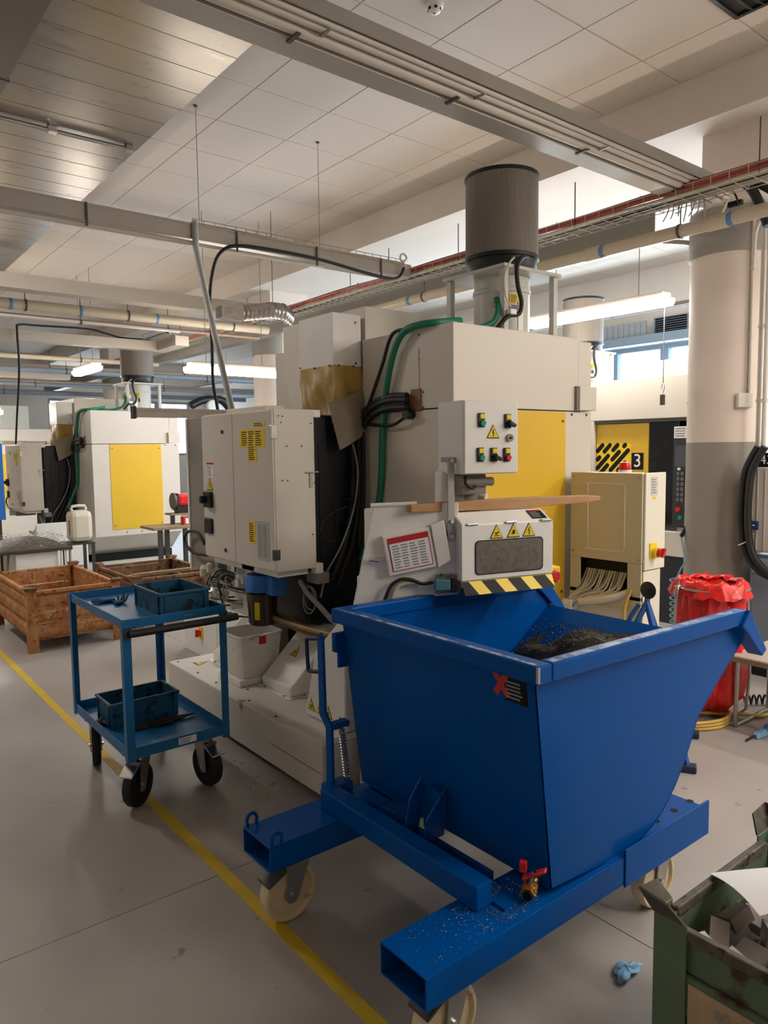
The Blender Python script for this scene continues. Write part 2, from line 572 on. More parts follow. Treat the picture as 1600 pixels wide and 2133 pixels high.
# ceiling slab with hung tiles
ce = B('ceiling', grid_m, None, -4.4, 9.6, -7.4, 20.2, ZC+0.006, ZC+0.2, kind='structure')
tile = {}


def add_tile(x0, x1, y0, y1):
    w, h = round(x1-x0, 3), round(y1-y0, 3)
    if (w, h) not in tile:
        g = 0.0025
        b_ = MB().hull([(-w/2+g+0.002, -h/2+g+0.002, 0), (w/2-g-0.002, -h/2+g+0.002, 0), (w/2-g-0.002, h/2-g-0.002, 0), (-w/2+g+0.002, h/2-g-0.002, 0)],
                       [(-w/2+g, -h/2+g, 0.005), (w/2-g, -h/2+g, 0.005), (w/2-g, h/2-g, 0.005), (-w/2+g, h/2-g, 0.005)])
        me = b_.mesh('ceiling_tile'); me.materials.append(tile_m); tile[(w, h)] = me
    o = bpy.data.objects.new('ceiling_tile', tile[(w, h)]); COL.objects.link(o); o.parent = ce
    off = ORIG[ce.name]
    o.location = ((x0+x1)/2-off[0], (y0+y1)/2-off[1], ZC-off[2]+random.uniform(-0.0008, 0.0008))


VENT = (3.78, 1.60)
xs = [2.25, 2.58, 3.18, 3.78, 4.38, 4.85]
for i in range(5):
    for k in range(-1, 24):
        y0 = 1.0+0.6*k
        if abs(xs[i]-VENT[0]) < .01 and abs(y0-VENT[1]) < .01: continue
        add_tile(xs[i], xs[i+1], y0, y0+0.6)
xs2 = [5.95, 6.55, 7.15, 7.75, 8.35, 8.95, 9.4]
for i in range(6):
    for k in range(3, 27):
        y0 = 1.0+0.6*k
        add_tile(xs2[i], xs2[i+1], y0, y0+0.6)
# tiles too far away or outside the view: plain boards
MB().box(2.25, 4.85, 15.4, 20, ZC, ZC+0.005).box(5.95, 9.4, 17.2, 20, ZC, ZC+0.005).box(5.95, 9.4, -7.2, 2.8, ZC, ZC+0.005)\
    .box(2.25, 4.85, -7.2, 0.4, ZC, ZC+0.005).box(-4.2, 1.05, -7.2, 20, ZC, ZC+0.005).build('ceiling_board', tile_m, ce, kind='stuff')

v = thing('ceiling_vent', 'dark square vent set in the tiled ceiling at the top right corner', 'vent', (4.08, 1.9, ZC-0.02))
MB().box(3.785, 4.375, 1.605, 1.63, ZC-0.02, ZC+0.005).box(3.785, 4.375, 2.17, 2.195, ZC-0.02, ZC+0.005).box(3.785, 3.81, 1.63, 2.17, ZC-0.02, ZC+0.005)\
    .box(4.35, 4.375, 1.63, 2.17, ZC-0.02, ZC+0.005).build('frame', black, v)
B('backing', mat('vent_dark', '26231f', 0.8), v, 3.81, 4.35, 1.63, 2.17, ZC-0.004, ZC+0.004)
for k in range(8):
    MB().obox((4.08, 1.67+0.062*k, ZC-0.01), (0.54, 0.045, 0.004), rx=0.5).build('slat', black, v)

# metal planked duct under the ceiling
d = thing('air_duct', 'wide brushed metal duct with planked underside below the tiled ceiling', 'duct', (1.7, 7.0, 4.0))
B('duct_core', dark_steel, d, 1.19, 2.24, 1.0, 16.0, 4.014, ZC+0.005)
k = 0
for k in range(52):
    y0 = 1.1+0.2845*k
    if y0 > 15.6: break
    MB().box(1.18, 2.25, y0+0.003, y0+0.2815, 4.0, 4.016).build('plank', alu, d, bevel=0.002)
dd = thing('dark_duct', 'dark grey duct running beside the planked duct at the top left corner', 'duct', (.6, 7.0, 3.9))
B('duct_box', mat('dark_duct_grey', '5a5047', .6, var=.05), dd, .10, 1.165, 1.0, 16.0, 3.93, ZC-.001, bevel=.004)
for k in range(8):
    B('duct_joint', dark_steel, dd, .095, 1.172, 1.6+1.8*k, 1.63+1.8*k, 3.924, ZC)
t = thing('conduit_tube', 'short bare metal tube fixed under the planked duct', 'conduit', (1.6, 5.9, 3.96))
MB().cyl((1.18, 5.9, 3.972), (2.19, 5.9, 3.972), 0.016, n=12).build('tube', steel, t, smooth=50)
for xx in (1.60, 2.17):
    MB().box(xx-0.03, xx+0.03, 5.87, 5.93, 3.955, 4.0).build('clip', chrome, t, bevel=0.004)


def column(cx, cy, r, label, cap=True):
    c = thing('column', label, 'column', (cx, cy, 0))
    c['kind'] = 'structure'
    MB().lathe((cx, cy, 0), [(r, 0), (r, 1.62)], n=40).build('dado', wall_grey, c, smooth=40)
    MB().lathe((cx, cy, 0), [(r, 1.621), (r, 3.28)], n=40).build('shaft', col_m, c, smooth=40)
    if cap:
        MB().lathe((cx, cy, 0), [(r+0.012, 2.95), (r+0.012, 3.26), (r-0.01, 3.27)], n=40).build('steel_collar', beam_grey, c, smooth=40)
        B('capital', col_m, c, cx-0.30, cx+0.30, cy-0.5, cy+0.07, 3.28, 3.76)
    return c


column(5.40, 2.70, 0.27, 'round pale concrete column with grey lower half behind the red bag')
column(5.40, 9.35, 0.27, 'round pale concrete column partly hidden behind the main machine')
column(5.40, 16.0, 0.27, 'farthest round concrete column at the back of the hall')

# smoke detector
s = thing('smoke_detector', 'small round white smoke detector on the ceiling at the top edge', 'detector', (2.91, 3.16, ZC-0.05))
MB().lathe((2.91, 3.16, ZC), [(0.05, 0), (0.05, -0.018), (0.036, -0.022), (0.034, -0.042), (0.02, -0.05)], n=24).build('body', white, s, smooth=40)
for k in range(6):
    a = k*math.pi/3
    MB().obox((2.91+0.036*math.cos(a), 3.16+0.036*math.sin(a), ZC-0.032), (0.004, 0.016, 0.012), rz=a).build('slot', sign_black, s)
MB().lathe((2.91, 3.16, ZC), [(0.008, -0.05), (0.006, -0.053)], n=10).build('indicator', sign_red, s)


# ------------------------------------------------------------------ hanging fluorescent lamps
def lamp(cx, cy, z, length, along, label, wires=True, group='hanging fluorescent lamps', power=None):
    """closed trough lamp with glowing diffuser, hung on wires from the ceiling"""
    t = thing('fluorescent_lamp', label, 'lamp', (cx, cy, z), group=group)
    h = length/2; w = 0.075

    def bx(a0, a1, b, z0, z1):
        return (cx+a0, cx+a1, cy-b, cy+b, z0, z1) if along == 'x' else (cx-b, cx+b, cy+a0, cy+a1, z0, z1)
    B('housing', lamp_white, t, *bx(-h+0.03, h-0.03, w*0.9, z+0.05, z+0.105), bevel=0.012)
    prof = [(-w, z+0.05), (-w*0.96, z+0.015), (-w*0.6, z-0.012), (w*0.6, z-0.012), (w*0.96, z+0.015), (w, z+0.05)]
    if along == 'x':
        MB().prism([(cy+a, b) for a, b in prof], 'x', cx-h, cx+h).build('diffuser', lamp_emit, t)
    else:
        MB().prism([(cx+a, b) for a, b in prof], 'y', cy-h, cy+h).build('diffuser', lamp_emit, t)
    if wires:
        for a in (-h*0.6, h*0.6):
            p = (cx+a, cy, z+0.1) if along == 'x' else (cx, cy+a, z+0.1)
            MB().cyl(p, (p[0], p[1], 3.76 if 4.85 < p[0] < 5.95 else ZC), 0.004, n=6).build('suspension_wire', cable_grey, t)
    return t


lamp(5.83, 4.17, 2.80, 1.50, 'y', 'long lit fluorescent lamp hanging beside the pale column, above the far machine')
lamp(3.70, 7.2, 2.42, 1.10, 'x', 'lit fluorescent lamp seen behind the diagonal grey pipe, left of the main machine')
lamp(3.15, 10.5, 2.70, 0.90, 'y', 'small lit lamp near the second mist filter at the left')
lamp(2.0, 13.2, 2.25, 1.2, 'x', 'thin lit lamp low at the far left above the distant cabinet')
lamp(1.05, 12.0, 2.52, 1.2, 'y', 'lit lamp cut off by the left edge of the picture')
lamp(5.83, 0.55, 2.80, 1.50, 'y', 'fluorescent lamp continuing the row past the pale column, outside the picture')
lamp(5.0, -2.9, 2.80, 1.50, 'y', 'fluorescent lamp behind the viewer on the right, outside the picture')
lamp(4.1, 0.1, 2.85, 1.50, 'y', 'added unseen fluorescent lamp over the bin bay right of the picture edge')  # unseen lamp added to brighten the bin side and conveyor hood
lamp(3.3, -1.1, 2.95, 1.50, 'y', 'added fluorescent lamp over the aisle just behind the viewer, outside the picture')  # extra lamp added to strengthen the light from the right
lamp(4.1, -2.4, 2.85, 1.50, 'y', 'added fluorescent lamp over the aisle behind the viewer, outside the picture')  # another added lamp, makes up for the lower power per lamp

lamp(0.25, 6.2, 3.3, 1.50, 'y', 'fluorescent lamp over the aisle just past the left picture edge')

# pull cord with ring and clip hanging off the long lamp
pc = thing('pull_cord', 'thin cord with metal ring and black clip hanging from the long lamp', 'cord', (5.83, 3.47, 1.92))
MB().cyl((5.83, 3.47, 2.80), (5.83, 3.47, 2.13), 0.004, n=6).build('cord', cable_grey, pc)
MB().tube([(5.83+0.032*math.sin(a)*0.6, 3.47+0.032*math.sin(a)*0.8, 2.10+0.032*math.cos(a)) for a in [i*math.pi/8 for i in range(17)]], 0.004, n=6, smooth=0).build('ring', steel, pc)
MB().cyl((5.83, 3.47, 2.07), (5.83, 3.47, 2.04), 0.003, n=6).build('link', steel, pc)
MB().box(5.815, 5.845, 3.455, 3.49, 1.95, 2.04).build('clip', dark_steel, pc, bevel=0.004)
# ------------------------------------------------------------------ blue tipping bin
bn = thing('tipping_bin', 'large dark blue steel tipping bin on castors in the foreground', 'bin', (1.8, 1.71, 0))
YA, YB = 1.265, 2.165
prof = [(1.595, .345), (1.93, .318), (2.05, .335), (2.12, .358), (2.175, .386), (2.25, .45), (2.305, .515), (2.35, .585), (2.394, .661), (2.47, .715), (2.573, .788), (2.69, .866)]
side = [(1.515, 1.0)] + prof + [(2.735, .88), (2.655, 1.0)]
MB().prism(side, 'y', YA, YA+0.004).build('side_wall', blue, bn)
MB().prism(side, 'y', YB-0.004, YB).build('side_wall', blue, bn)
MB().hull([(1.515, YA, 1.0), (1.519, YA, 1.0), (1.519, YB, 1.0), (1.515, YB, 1.0)], [(1.595, YA, .345), (1.599, YA, .345), (1.599, YB, .345), (1.595, YB, .345)]).build('front_wall', blue, bn)
mb = MB()
for i in range(len(prof)-1):
    a, b_ = prof[i], prof[i+1]
    mb._add([(a[0], YA, a[1]), (b_[0], YA, b_[1]), (b_[0], YB, b_[1]), (a[0], YB, a[1])], [(0, 1, 2, 3)])
bmesh.ops.remove_doubles(mb.bm, verts=mb.bm.verts, dist=0.0005)
mb.build('floor_sheet', blue, bn, solid=0.004, smooth=30)
# folded rim, nose lips
B('rim_bar', blue, bn, 1.49, 1.55, 1.23, 2.20, .968, 1.02, bevel=0.006)
for y0, y1 in ((1.23, 1.277), (2.153, 2.20)):
    MB().prism([(1.551, .968), (2.60, .950), (2.655, 1.004), (1.551, 1.02)], 'y', y0, y1).build('rim_bar', blue, bn, bevel=0.006)
    MB().prism([(2.602, .952), (2.657, 1.004), (2.80, .832), (2.765, .812), (2.70, .868), (2.62, .94)], 'y', y0-0.012, y1).build('nose_lip', blue, bn, bevel=0.005)
# pale rim strips: scuffed paint, and light catching the edge put into colour
MB().prism([(1.56, 1.0199), (1.56, 1.0206), (2.63, 1.0047), (2.63, 1.0040)], 'y', 1.236, 1.262).build('rim_wear_sheen', scuff_sheen, bn)
B('rim_wear_sheen', scuff_sheen, bn, 1.496, 1.512, 1.25, 2.19, 1.0199, 1.0206)
# welded seams on the rim edge, bare metal wear
MB().box(1.489, 1.4975, 1.2285, 1.236, .975, 1.018).build('rim_weld', steel, bn)
# catch on the far front corner
MB().box(1.485, 1.54, 2.166, 2.19, .86, .93).box(1.50, 1.54, 2.166, 2.18, .80, .86).build('catch', blue, bn, bevel=0.003)
# warning sticker with the red cross
st = plate((1.5275, 1.352, .921), (0, -1, 0), (0.12, 0, -1), 0.115, 0.075, 0.001)
st = sticker(bn, 'sticker', (1.5262, 1.338, .920), (0, -1, 0), (-0.121, 0, .993), 0.086, 0.072, sign_black, rows=5, rm=print_grey, margin=0.1)
mb = MB()
cc = Vector((1.5235, 1.392, .93))
for s_ in (1, -1):
    vv = Vector((-0.121, 0, .993)); uu = Vector((0, -1, 0))
    mb.bar(cc-uu*0.024+vv*0.034*s_, cc+uu*0.024-vv*0.034*s_, 0.02, 0.0012, up=(-1, 0, -.12))
mb.build('red_cross', sign_red, st)
# chassis: two hollow fork tubes
for y0, y1 in ((1.245, 1.425), (2.0, 2.18)):
    w = 0.005
    MB().box(1.10, 2.43, y0, y1, .325-w, .325).box(1.10, 2.43, y0, y1, .237, .237+w).box(1.10, 2.43, y0, y0+w, .237+w, .325-w).box(1.10, 2.43, y1-w, y1, .237+w, .325-w).build('fork_tube', blue, bn, bevel=0.002)
    ye = y0-0.005 if y0 < 1.5 else y1-0.003
    MB().box(1.927, 2.438, ye, ye+0.008, .228, .350).build('rail_guard', blue, bn, bevel=0.002)
    B('rail_plate', blue, bn, 1.97, 2.41, y0+0.02, y1-0.02, .325, .331)
    for xx in (2.196, 2.31, 2.415):
        MB().cyl((xx, (y0+y1)/2-.035, .331), (xx, (y0+y1)/2-.035, .3318), 0.013, n=16).build('rail_hole', sign_black, bn)
# lifting lugs on the far tube
for yy in (2.005, 2.172):
    MB().tube([(1.115, yy, .32), (1.112, yy, .352), (1.13, yy, .366), (1.148, yy, .352), (1.146, yy, .32)], 0.006, n=8).build('lug', blue, bn, smooth=50)
B('cross_member', blue, bn, 1.375, 1.44, 1.345, 2.12, .325, .398, bevel=0.006)
B('cross_ledge', blue, bn, 1.44, 1.515, 1.30, 2.17, .325, .333)
MB().box(1.515, 1.53, 1.425, 2.0, .30, .352).build('cross_rail', blue, bn, bevel=0.002)
# locking bracket: two plates
MB().prism([(1.44, .33), (1.50, .33), (1.535, .50), (1.52, .53), (1.47, .47)], 'y', 1.735, 1.743).build('bracket_plate', blue, bn, bevel=0.001)
MB().prism([(1.46, .36), (1.545, .36), (1.56, .505), (1.545, .505), (1.47, .43)], 'y', 1.655, 1.663).build('bracket_plate', blue, bn, bevel=0.001)
B('bracket_plate', blue, bn, 1.53, 1.536, 1.66, 1.738, .36, .50)
# release lever with grip loop
lv = MB().prism([(2.105, .385), (2.145, .385), (2.145, .60), (2.185, .64), (2.19, .93), (2.172, .945), (2.155, .925), (2.148, .655), (2.108, .615)], 'x', 1.42, 1.432).build('release_lever', blue, bn, bevel=0.003)
MB().tube([(1.426, 2.17, .925), (1.426, 2.225, .912), (1.426, 2.262, .905), (1.426, 2.268, .89), (1.426, 2.262, .80), (1.426, 2.252, .785), (1.426, 2.175, .80)], 0.0075, n=8, smooth=3).build('grip_loop', mat('dark_blue_bar', '0a1f45', 0.5), lv, smooth=50)
B('lever_foot', blue, bn, 1.40, 1.50, 2.09, 2.15, .325, .40, bevel=0.003)
B('spring_tab', blue, bn, 1.432, 1.50, 2.105, 2.14, .60, .622, bevel=0.002)
# tension spring
pts = []
p0, p1 = Vector((1.495, 2.15, .585)), Vector((1.50, 2.125, .40))
for i in range(181):
    t = i/180; a = t*18*2*math.pi
    pts.append(p0.lerp(p1, t)+Vector((0.011*math.cos(a), 0.011*math.sin(a), 0)))
MB().tube(pts, 0.0035, n=5, smooth=0).build('spring', steel, bn, smooth=50)
MB().cyl(p0, p0+Vector((-.01, -.005, .04)), 0.004, n=6).build('spring_hook', steel, bn)
# brass drain valve, red handle
vl = MB().cyl((1.595, 1.31, .372), (1.545, 1.30, .36), 0.014, n=12).cyl((1.552, 1.302, .362), (1.515, 1.283, .352), 0.021, n=6).lathe((1.53, 1.29, .356), [(0.001, -.022), (.018, -.014), (.023, 0), (.018, .014), (.001, .022)], n=14).build('drain_valve', brass, bn, smooth=40)
MB().cyl((1.512, 1.281, .3515), (1.5095, 1.2797, .3512), 0.0135, n=14).build('valve_bore', sign_black, vl)
MB().cyl((1.54, 1.292, .37), (1.545, 1.288, .398), 0.008, n=10).build('valve_stem', steel, vl)
MB().obox((1.547, 1.286, .400), (0.026, 0.075, 0.008), rz=0.5, rx=-0.5).obox((1.53, 1.312, .418), (0.02, 0.02, 0.03), rz=0.5).build('valve_handle', red, vl, bevel=0.003)
MB().cyl((1.545, 1.287, .402), (1.546, 1.286, .409), 0.008, n=6).build('valve_nut', chrome, vl)


def castor(parent, cx, cy, r, width, top, wheel_m, fork_m, swivel=0.0, axle='y', brake=False, name='castor', hub=0.35, trail=0.03, brake_dir=1, rz=0.0):
    """plate + fork + wheel; built around its own wheel centre with yaw rz"""
    R = Matrix.Rotation(rz, 4, 'Z')
    base = Vector((cx, cy, 0))

    def fix(mb):
        for v_ in mb.bm.verts:
            q = R @ Vector((v_.co.x, v_.co.y, 0)); v_.co.x = q.x+cx; v_.co.y = q.y+cy
        return mb
    f = fix(MB().box(-r*.7+trail, r*.7+trail, -width*1.2, width*1.2, top-0.006, top).lathe((trail, 0, 0), [(width*.95, top-0.03), (width*.95, top-0.006)], n=18)).build(name, fork_m, parent)
    for s_ in (-1, 1):
        yy = s_*(width/2+0.005)
        fix(MB().prism([(trail-r*.42, top-0.03), (trail+r*.42, top-0.03), (0.022, r-0.02), (0.012, r-0.032), (-0.012, r-0.032), (-0.022, r-0.02)], 'y', yy-0.002, yy+0.002)).build('fork_leg', fork_m, f)
    h = width/2
    fix(MB().lathe((0, 0, r), [(0.001, -h*.62), (r*hub, -h*.62), (r*hub, -h*.8), (r*.82, -h*.55), (r*.86, -h), (r*.96, -h*.96), (r, -h*.6), (r, h*.6), (r*.96, h*.96), (r*.86, h), (r*.82, h*.55), (r*hub, h*.8), (r*hub, h*.62), (0.001, h*.62)], n=32, axis='y')).build('wheel', wheel_m, f, smooth=35)
    fix(MB().cyl((0, -h-0.014, r), (0, h+0.014, r), 0.009, n=6)).build('axle_bolt', chrome, f)
    if brake:
        x0 = trail-r*.55
        fix(MB().hull([(x0, -width*.8, top-0.05), (x0, width*.8, top-0.05), (x0-0.07, width*.8, top-0.085), (x0-0.07, -width*.8, top-0.085)],
                      [(x0, -width*.8, top-0.035), (x0, width*.8, top-0.035), (x0-0.07, width*.8, top-0.077), (x0-0.07, -width*.8, top-0.077)])).build('brake_pedal', dark_steel if wheel_m is nylon else chrome, f, bevel=0.002)
    return f


for cx, cy, br in ((1.215, 2.085, True), (1.245, 1.335, True), (2.24, 1.335, False), (2.24, 2.085, False)):
    castor(bn, cx, cy, 0.10, 0.05, .237, nylon, steel, brake=br, hub=0.3)

# metal chips: heap in the bin, scatter on the ledge
def flakes(name, m, parent, n, fn, size, seed, label=None, cat=None, **kw):
    rng = random.Random(seed); mb = MB()
    for i in range(n):
        c = Vector(fn(rng)); s_ = size*(0.5+rng.random())
        u = Vector((rng.uniform(-1, 1), rng.uniform(-1, 1), rng.uniform(-.5, .5))).normalized()
        v_ = u.orthogonal().normalized()*rng.uniform(.3, .9)
        w_ = u.cross(v_)*0.5
        mb._add([c+u*s_, c+v_*s_*.6, c-u*s_*.8, c+w_*s_*.8], [(0, 1, 3), (1, 2, 3), (2, 0, 3), (0, 2, 1)])
    return mb.build(name, m, parent, label=label, cat=cat, kind='stuff', **kw)


def floor_z(x):
    for i in range(len(prof)-1):
        if prof[i][0] <= x <= prof[i+1][0]:
            t = (x-prof[i][0])/(prof[i+1][0]-prof[i][0])
            return prof[i][1]+t*(prof[i+1][1]-prof[i][1])
    return .34


def heap(x, y):
    # chips lie deepest around the middle, thin towards the pouring edge and the far wall
    h = 0.425*math.exp(-((x-2.13)/.36)**2-((y-1.60)/.46)**2)
    n_ = 0.010*math.sin(x*31+y*17)*math.cos(y*29-x*11)+0.010*math.sin(x*13-y*21+1)+0.006*math.sin(x*57+y*43)
    return max(-0.0045, h+n_-0.05)


mb = MB()
mb.grid(lambda u, w_: (1.604+u*1.0, YA+.006+w_*(YB-YA-.012), floor_z(1.604+u*1.0)+.003+heap(1.604+u*1.0, YA+w_*(YB-YA))), 90, 80)
hp = mb.build('chip_heap', swarf_m, smooth=60, label='heap of dark metal chips lying inside the blue tipping bin', cat='metal chips', kind='stuff')


def in_bin(r):
    x = r.uniform(1.62, 2.60); y = r.uniform(YA+.01, YB-.01)
    return (x, y, floor_z(x)+.006+max(0, heap(x, y)))


flakes('loose_chips', chip_m, None, 3600, in_bin, .0042, 3, 'bright loose metal chips scattered over the heap in the blue bin', 'metal chips')


def on_slope(r):
    x = 2.62-.75*abs(r.gauss(0, .42)) % .75; y = YA+.02+(YB-YA-.04)*r.random()
    return (x, y, floor_z(x)+.006+max(0, heap(x, y)))


flakes('slope_chips', swarf_m, None, 3600, on_slope, .0055, 13, 'dark chips clinging to the sloping floor of the blue bin', 'metal chips')


def on_wall(r):
    return (r.uniform(1.62, 2.55), YB-.007, .55+.40*r.random()**1.8)


flakes('wall_chips', swarf_m, bn, 700, on_wall, .003, 9)


def on_ledge(r):
    return (r.uniform(1.445, 1.51), 1.36+abs(r.gauss(0, .36)) % .75, .336)


flakes('ledge_chips', chip_m, bn, 520, on_ledge, .0042, 4)


def on_tube(r):
    x = r.gauss(1.45, .07)
    return (min(1.56, max(1.13, x if r.random() < .75 else r.uniform(1.13, 1.55))), r.uniform(1.26, 1.41), .3275)


flakes('tube_chips', chip_m, bn, 520, on_tube, .0036, 5)

# ------------------------------------------------------------------ blue trolley
ct = thing('trolley', 'blue steel two shelf trolley with black push handle on the yellow line', 'trolley', (1.27, 3.5, 0))
X0, X1, Y0, Y1 = 1.03, 1.505, 3.10, 3.90


def tray(name, z0, z1):
    t_ = 0.003
    p = MB().box(X0+.03, X1-.03, Y0+.03, Y1-.03, z0, z0+t_).build(name, cart_blue, ct)
    for q in ((X0+.001, X1-.001, Y0, Y0+.004), (X0+.001, X1-.001, Y1-.004, Y1), (X0, X0+.004, Y0+.004, Y1-.004), (X1-.004, X1, Y0+.004, Y1-.004)):
        B('shelf_edge', cart_blue, p, *q, z0-.004, z1, bevel=0.001)
    MB().box(X0+.004, X0+.03, Y0+.004, Y1-.004, z0, z0+t_).box(X1-.03, X1-.004, Y0+.004, Y1-.004, z0, z0+t_).box(X0+.03, X1-.03, Y0+.004, Y0+.03, z0, z0+t_).box(X0+.03, X1-.03, Y1-.03, Y1-.004, z0, z0+t_).build('shelf_border', cart_blue, p)
    return p


tray('top_shelf', .85, .886)
tray('bottom_shelf', .27, .315)
for sx, sy in ((0, 0), (1, 0), (0, 1), (1, 1)):
    xx = X0-.004 if sx == 0 else X1+.004; yy = Y0-.004 if sy == 0 else Y1+.004
    dx = .036 if sx == 0 else -.036; dy = .036 if sy == 0 else -.036
    MB().box(xx, xx+dx, yy, yy+math.copysign(.004, dy), .255, .888).box(xx, xx+math.copysign(.004, dx), yy+math.copysign(.004, dy), yy+dy, .255, .888).build('leg', cart_blue, ct, bevel=0.001)
hd = MB().tube([(X0+.01, 3.085, .832), (X0+.02, 3.062, .832), (X0+.05, 3.055, .832), (X1-.0, 3.055, .832), (X1+.025, 3.06, .834)], 0.017, n=12, smooth=3).build('push_handle', rubber, ct, smooth=50)
MB().box(X1-.01, X1+.03, 3.05, 3.10, .815, .85).build('handle_bracket', black, ct, bevel=0.006)
MB().box(X0+.0, X0+.03, 3.06, 3.10, .815, .85).build('handle_bracket', black, ct, bevel=0.006)
sticker(ct, 'rating_label', (1.30, 3.0992, .292), (1, 0, 0), (0, 0, 1), .085, .03, paper, rows=3, rm=print_grey)
MB().box(1.305, 1.35, 3.096, 3.099, .862, .867).build('edge_slot', steel, ct)
for cx, cy, rz, br in ((1.105, 3.215, math.radians(38), True), (1.44, 3.205, math.radians(100), True), (1.10, 3.80, math.radians(75), False), (1.44, 3.80, math.radians(75), False)):
    castor(ct, cx, cy, .10, .042, .25, rubber, steel, brake=br, rz=rz, hub=.5, trail=.03)


def euro_crate(x0, x1, y0, y1, z0, z1, label):
    c = thing('plastic_crate', label, 'crate', ((x0+x1)/2, (y0+y1)/2, z0), group='blue plastic crates on the trolley')
    t_ = .004; i = .008
    MB().box(x0+i, x1-i, y0+i, y1-i, z0, z0+t_).build('bottom', crate_blue, c)
    for q in ((x0+i, x1-i, y0+i, y0+i+t_), (x0+i, x1-i, y1-i-t_, y1-i), (x0+i, x0+i+t_, y0+i+t_, y1-i-t_), (x1-i-t_, x1-i, y0+i+t_, y1-i-t_)):
        B('wall', crate_blue, c, *q, z0+t_, z1-.012)
    for q in ((x0, x1, y0, y0+.012), (x0, x1, y1-.012, y1), (x0, x0+.012, y0+.012, y1-.012), (x1-.012, x1, y0+.012, y1-.012)):
        B('rim', crate_blue, c, *q, z1-.014, z1, bevel=0.003)
    for xx in (x0+i+.02, x1-i-.026):
        B('rib', crate_blue, c, xx, xx+.006, y0+i-.006, y0+i, z0+.004, z1-.014)
        B('rib', crate_blue, c, xx, xx+.006, y1-i, y1-i+.006, z0+.004, z1-.014)
    for yy in (y0+i+.02, y1-i-.026):
        B('rib', crate_blue, c, x0+i-.006, x0+i, yy, yy+.006, z0+.004, z1-.014)
        B('rib', crate_blue, c, x1-i, x1-i+.006, yy, yy+.006, z0+.004, z1-.014)
    B('oil_film', rubber, c, x0+i+t_, x1-i-t_, y0+i+t_, y1-i-t_, z0+t_, z0+t_+.003)
    return c


euro_crate(1.232, 1.485, 3.20, 3.55, .853, .957, 'oily blue plastic crate on the top shelf of the trolley')
euro_crate(1.075, 1.425, 3.475, 3.70, .273, .40, 'oily blue plastic crate on the lower shelf of the trolley')


def crumple(name, m, c, size, label, cat, seed, lobes=5, flat=.35, group=None):
    """a crumpled cloth or glove: lumpy lobes grown from one surface"""
    rng = random.Random(seed); mb = MB()
    ph = [rng.uniform(0, 6.28) for _ in range(6)]
    nu, nv = 36, 16

    def f(u, w_):
        a = u*2*math.pi; b_ = (w_-.5)*math.pi
        r = 1+.32*math.sin(lobes*a+ph[0])*math.cos(b_)+.16*math.sin((lobes*2+1)*a+ph[1]+3*b_)+.10*math.sin(5*b_+ph[2]+2*a)
        return (c[0]+size[0]*r*math.cos(a)*math.cos(b_), c[1]+size[1]*r*math.sin(a)*math.cos(b_), c[2]+max(0.0, size[2]*(1+math.sin(b_)*r)))
    mb.grid(f, nu, nv)
    bmesh.ops.remove_doubles(mb.bm, verts=mb.bm.verts, dist=1e-5)
    return mb.build(name, m, smooth=50, label=label, cat=cat, group=group)


def glove(name, m, c, rz, label, scale=1.0, seed=1, curl=.3):
    """work glove: cuff, palm, four fingers, thumb in one skin mesh"""
    rng = random.Random(seed)
    V = []; E = []; Rr = []

    def add(p, r, prev=None):
        V.append(p); Rr.append(r)
        if prev is not None: E.append((prev, len(V)-1))
        return len(V)-1
    root = add((0, 0, .016), (.034, .016))
    cuff = add((-.055, 0, .017), (.036, .018), root)
    add((-.085, .004, .017), (.040, .018), cuff)
    for k, (yy, ln) in enumerate(((-.033, .062), (-.011, .075), (.011, .07), (.033, .056))):
        a = add((.035, yy, .016), (.012, .012), root)
        ang = (yy*6)+rng.uniform(-.15, .15)
        b_ = add((.035+ln*.55*math.cos(ang), yy+ln*.55*math.sin(ang), .018+curl*.02*rng.random()), (.0105, .0105), a)
        add((.035+ln*math.cos(ang), yy+ln*math.sin(ang)*1.2, .012+curl*.03*rng.random()), (.009, .009), b_)
    a = add((.0, .045, .016), (.013, .012), root)
    add((.03, .075, .016), (.011, .011), a)
    me = bpy.data.meshes.new(name); me.from_pydata([tuple(q*scale for q in p) for p in V], E, [])
    o = bpy.data.objects.new(name, me); COL.objects.link(o)
    sk = o.modifiers.new('skin', 'SKIN')
    for i, r in enumerate(Rr):
        me.skin_vertices[0].data[i].radius = (r[0]*scale*.95, r[1]*scale*.95)
    me.skin_vertices[0].data[0].use_root = True
    sb = o.modifiers.new('sub', 'SUBSURF'); sb.levels = 1; sb.render_levels = 2
    me.materials.append(m)
    dg = bpy.context.evaluated_depsgraph_get()
    em = bpy.data.meshes.new_from_object(o.evaluated_get(dg))
    o.modifiers.clear(); o.data = em
    zmin = min(v_.co.z for v_ in em.vertices)
    for v_ in em.vertices: v_.co.z -= zmin
    for p in em.polygons: p.use_smooth = True
    o.location = c; o.rotation_euler = (0, 0, rz)
    return tag(o, label, 'glove')


glove('work_glove', glove_blue, (1.145, 3.70, .8535), 2.6, 'dark blue work glove lying flat on the trolley top shelf', .62, 2)
glove('work_glove', glove_blue, (1.195, 3.62, .8535), 0.9, 'crumpled dark blue work glove against the crate on the trolley', .55, 5, curl=2.2)
crumple('work_glove', glove_pale, (1.866, 1.192, .0005), (.048, .026, .013), 'pale blue crumpled glove dropped on the floor beside the tipping bin', 'glove', 12, lobes=3)
crumple('oily_rag', rubber, (1.30, 3.41, .2735), (.12, .035, .012), 'black oily rag along the crate on the lower trolley shelf', 'rag', 4, lobes=4)
crumple('oily_rag', rubber, (1.075, 3.60, .2735), (.022, .05, .012), 'small black oily lump at the left of the lower crate', 'rag', 6, lobes=3)

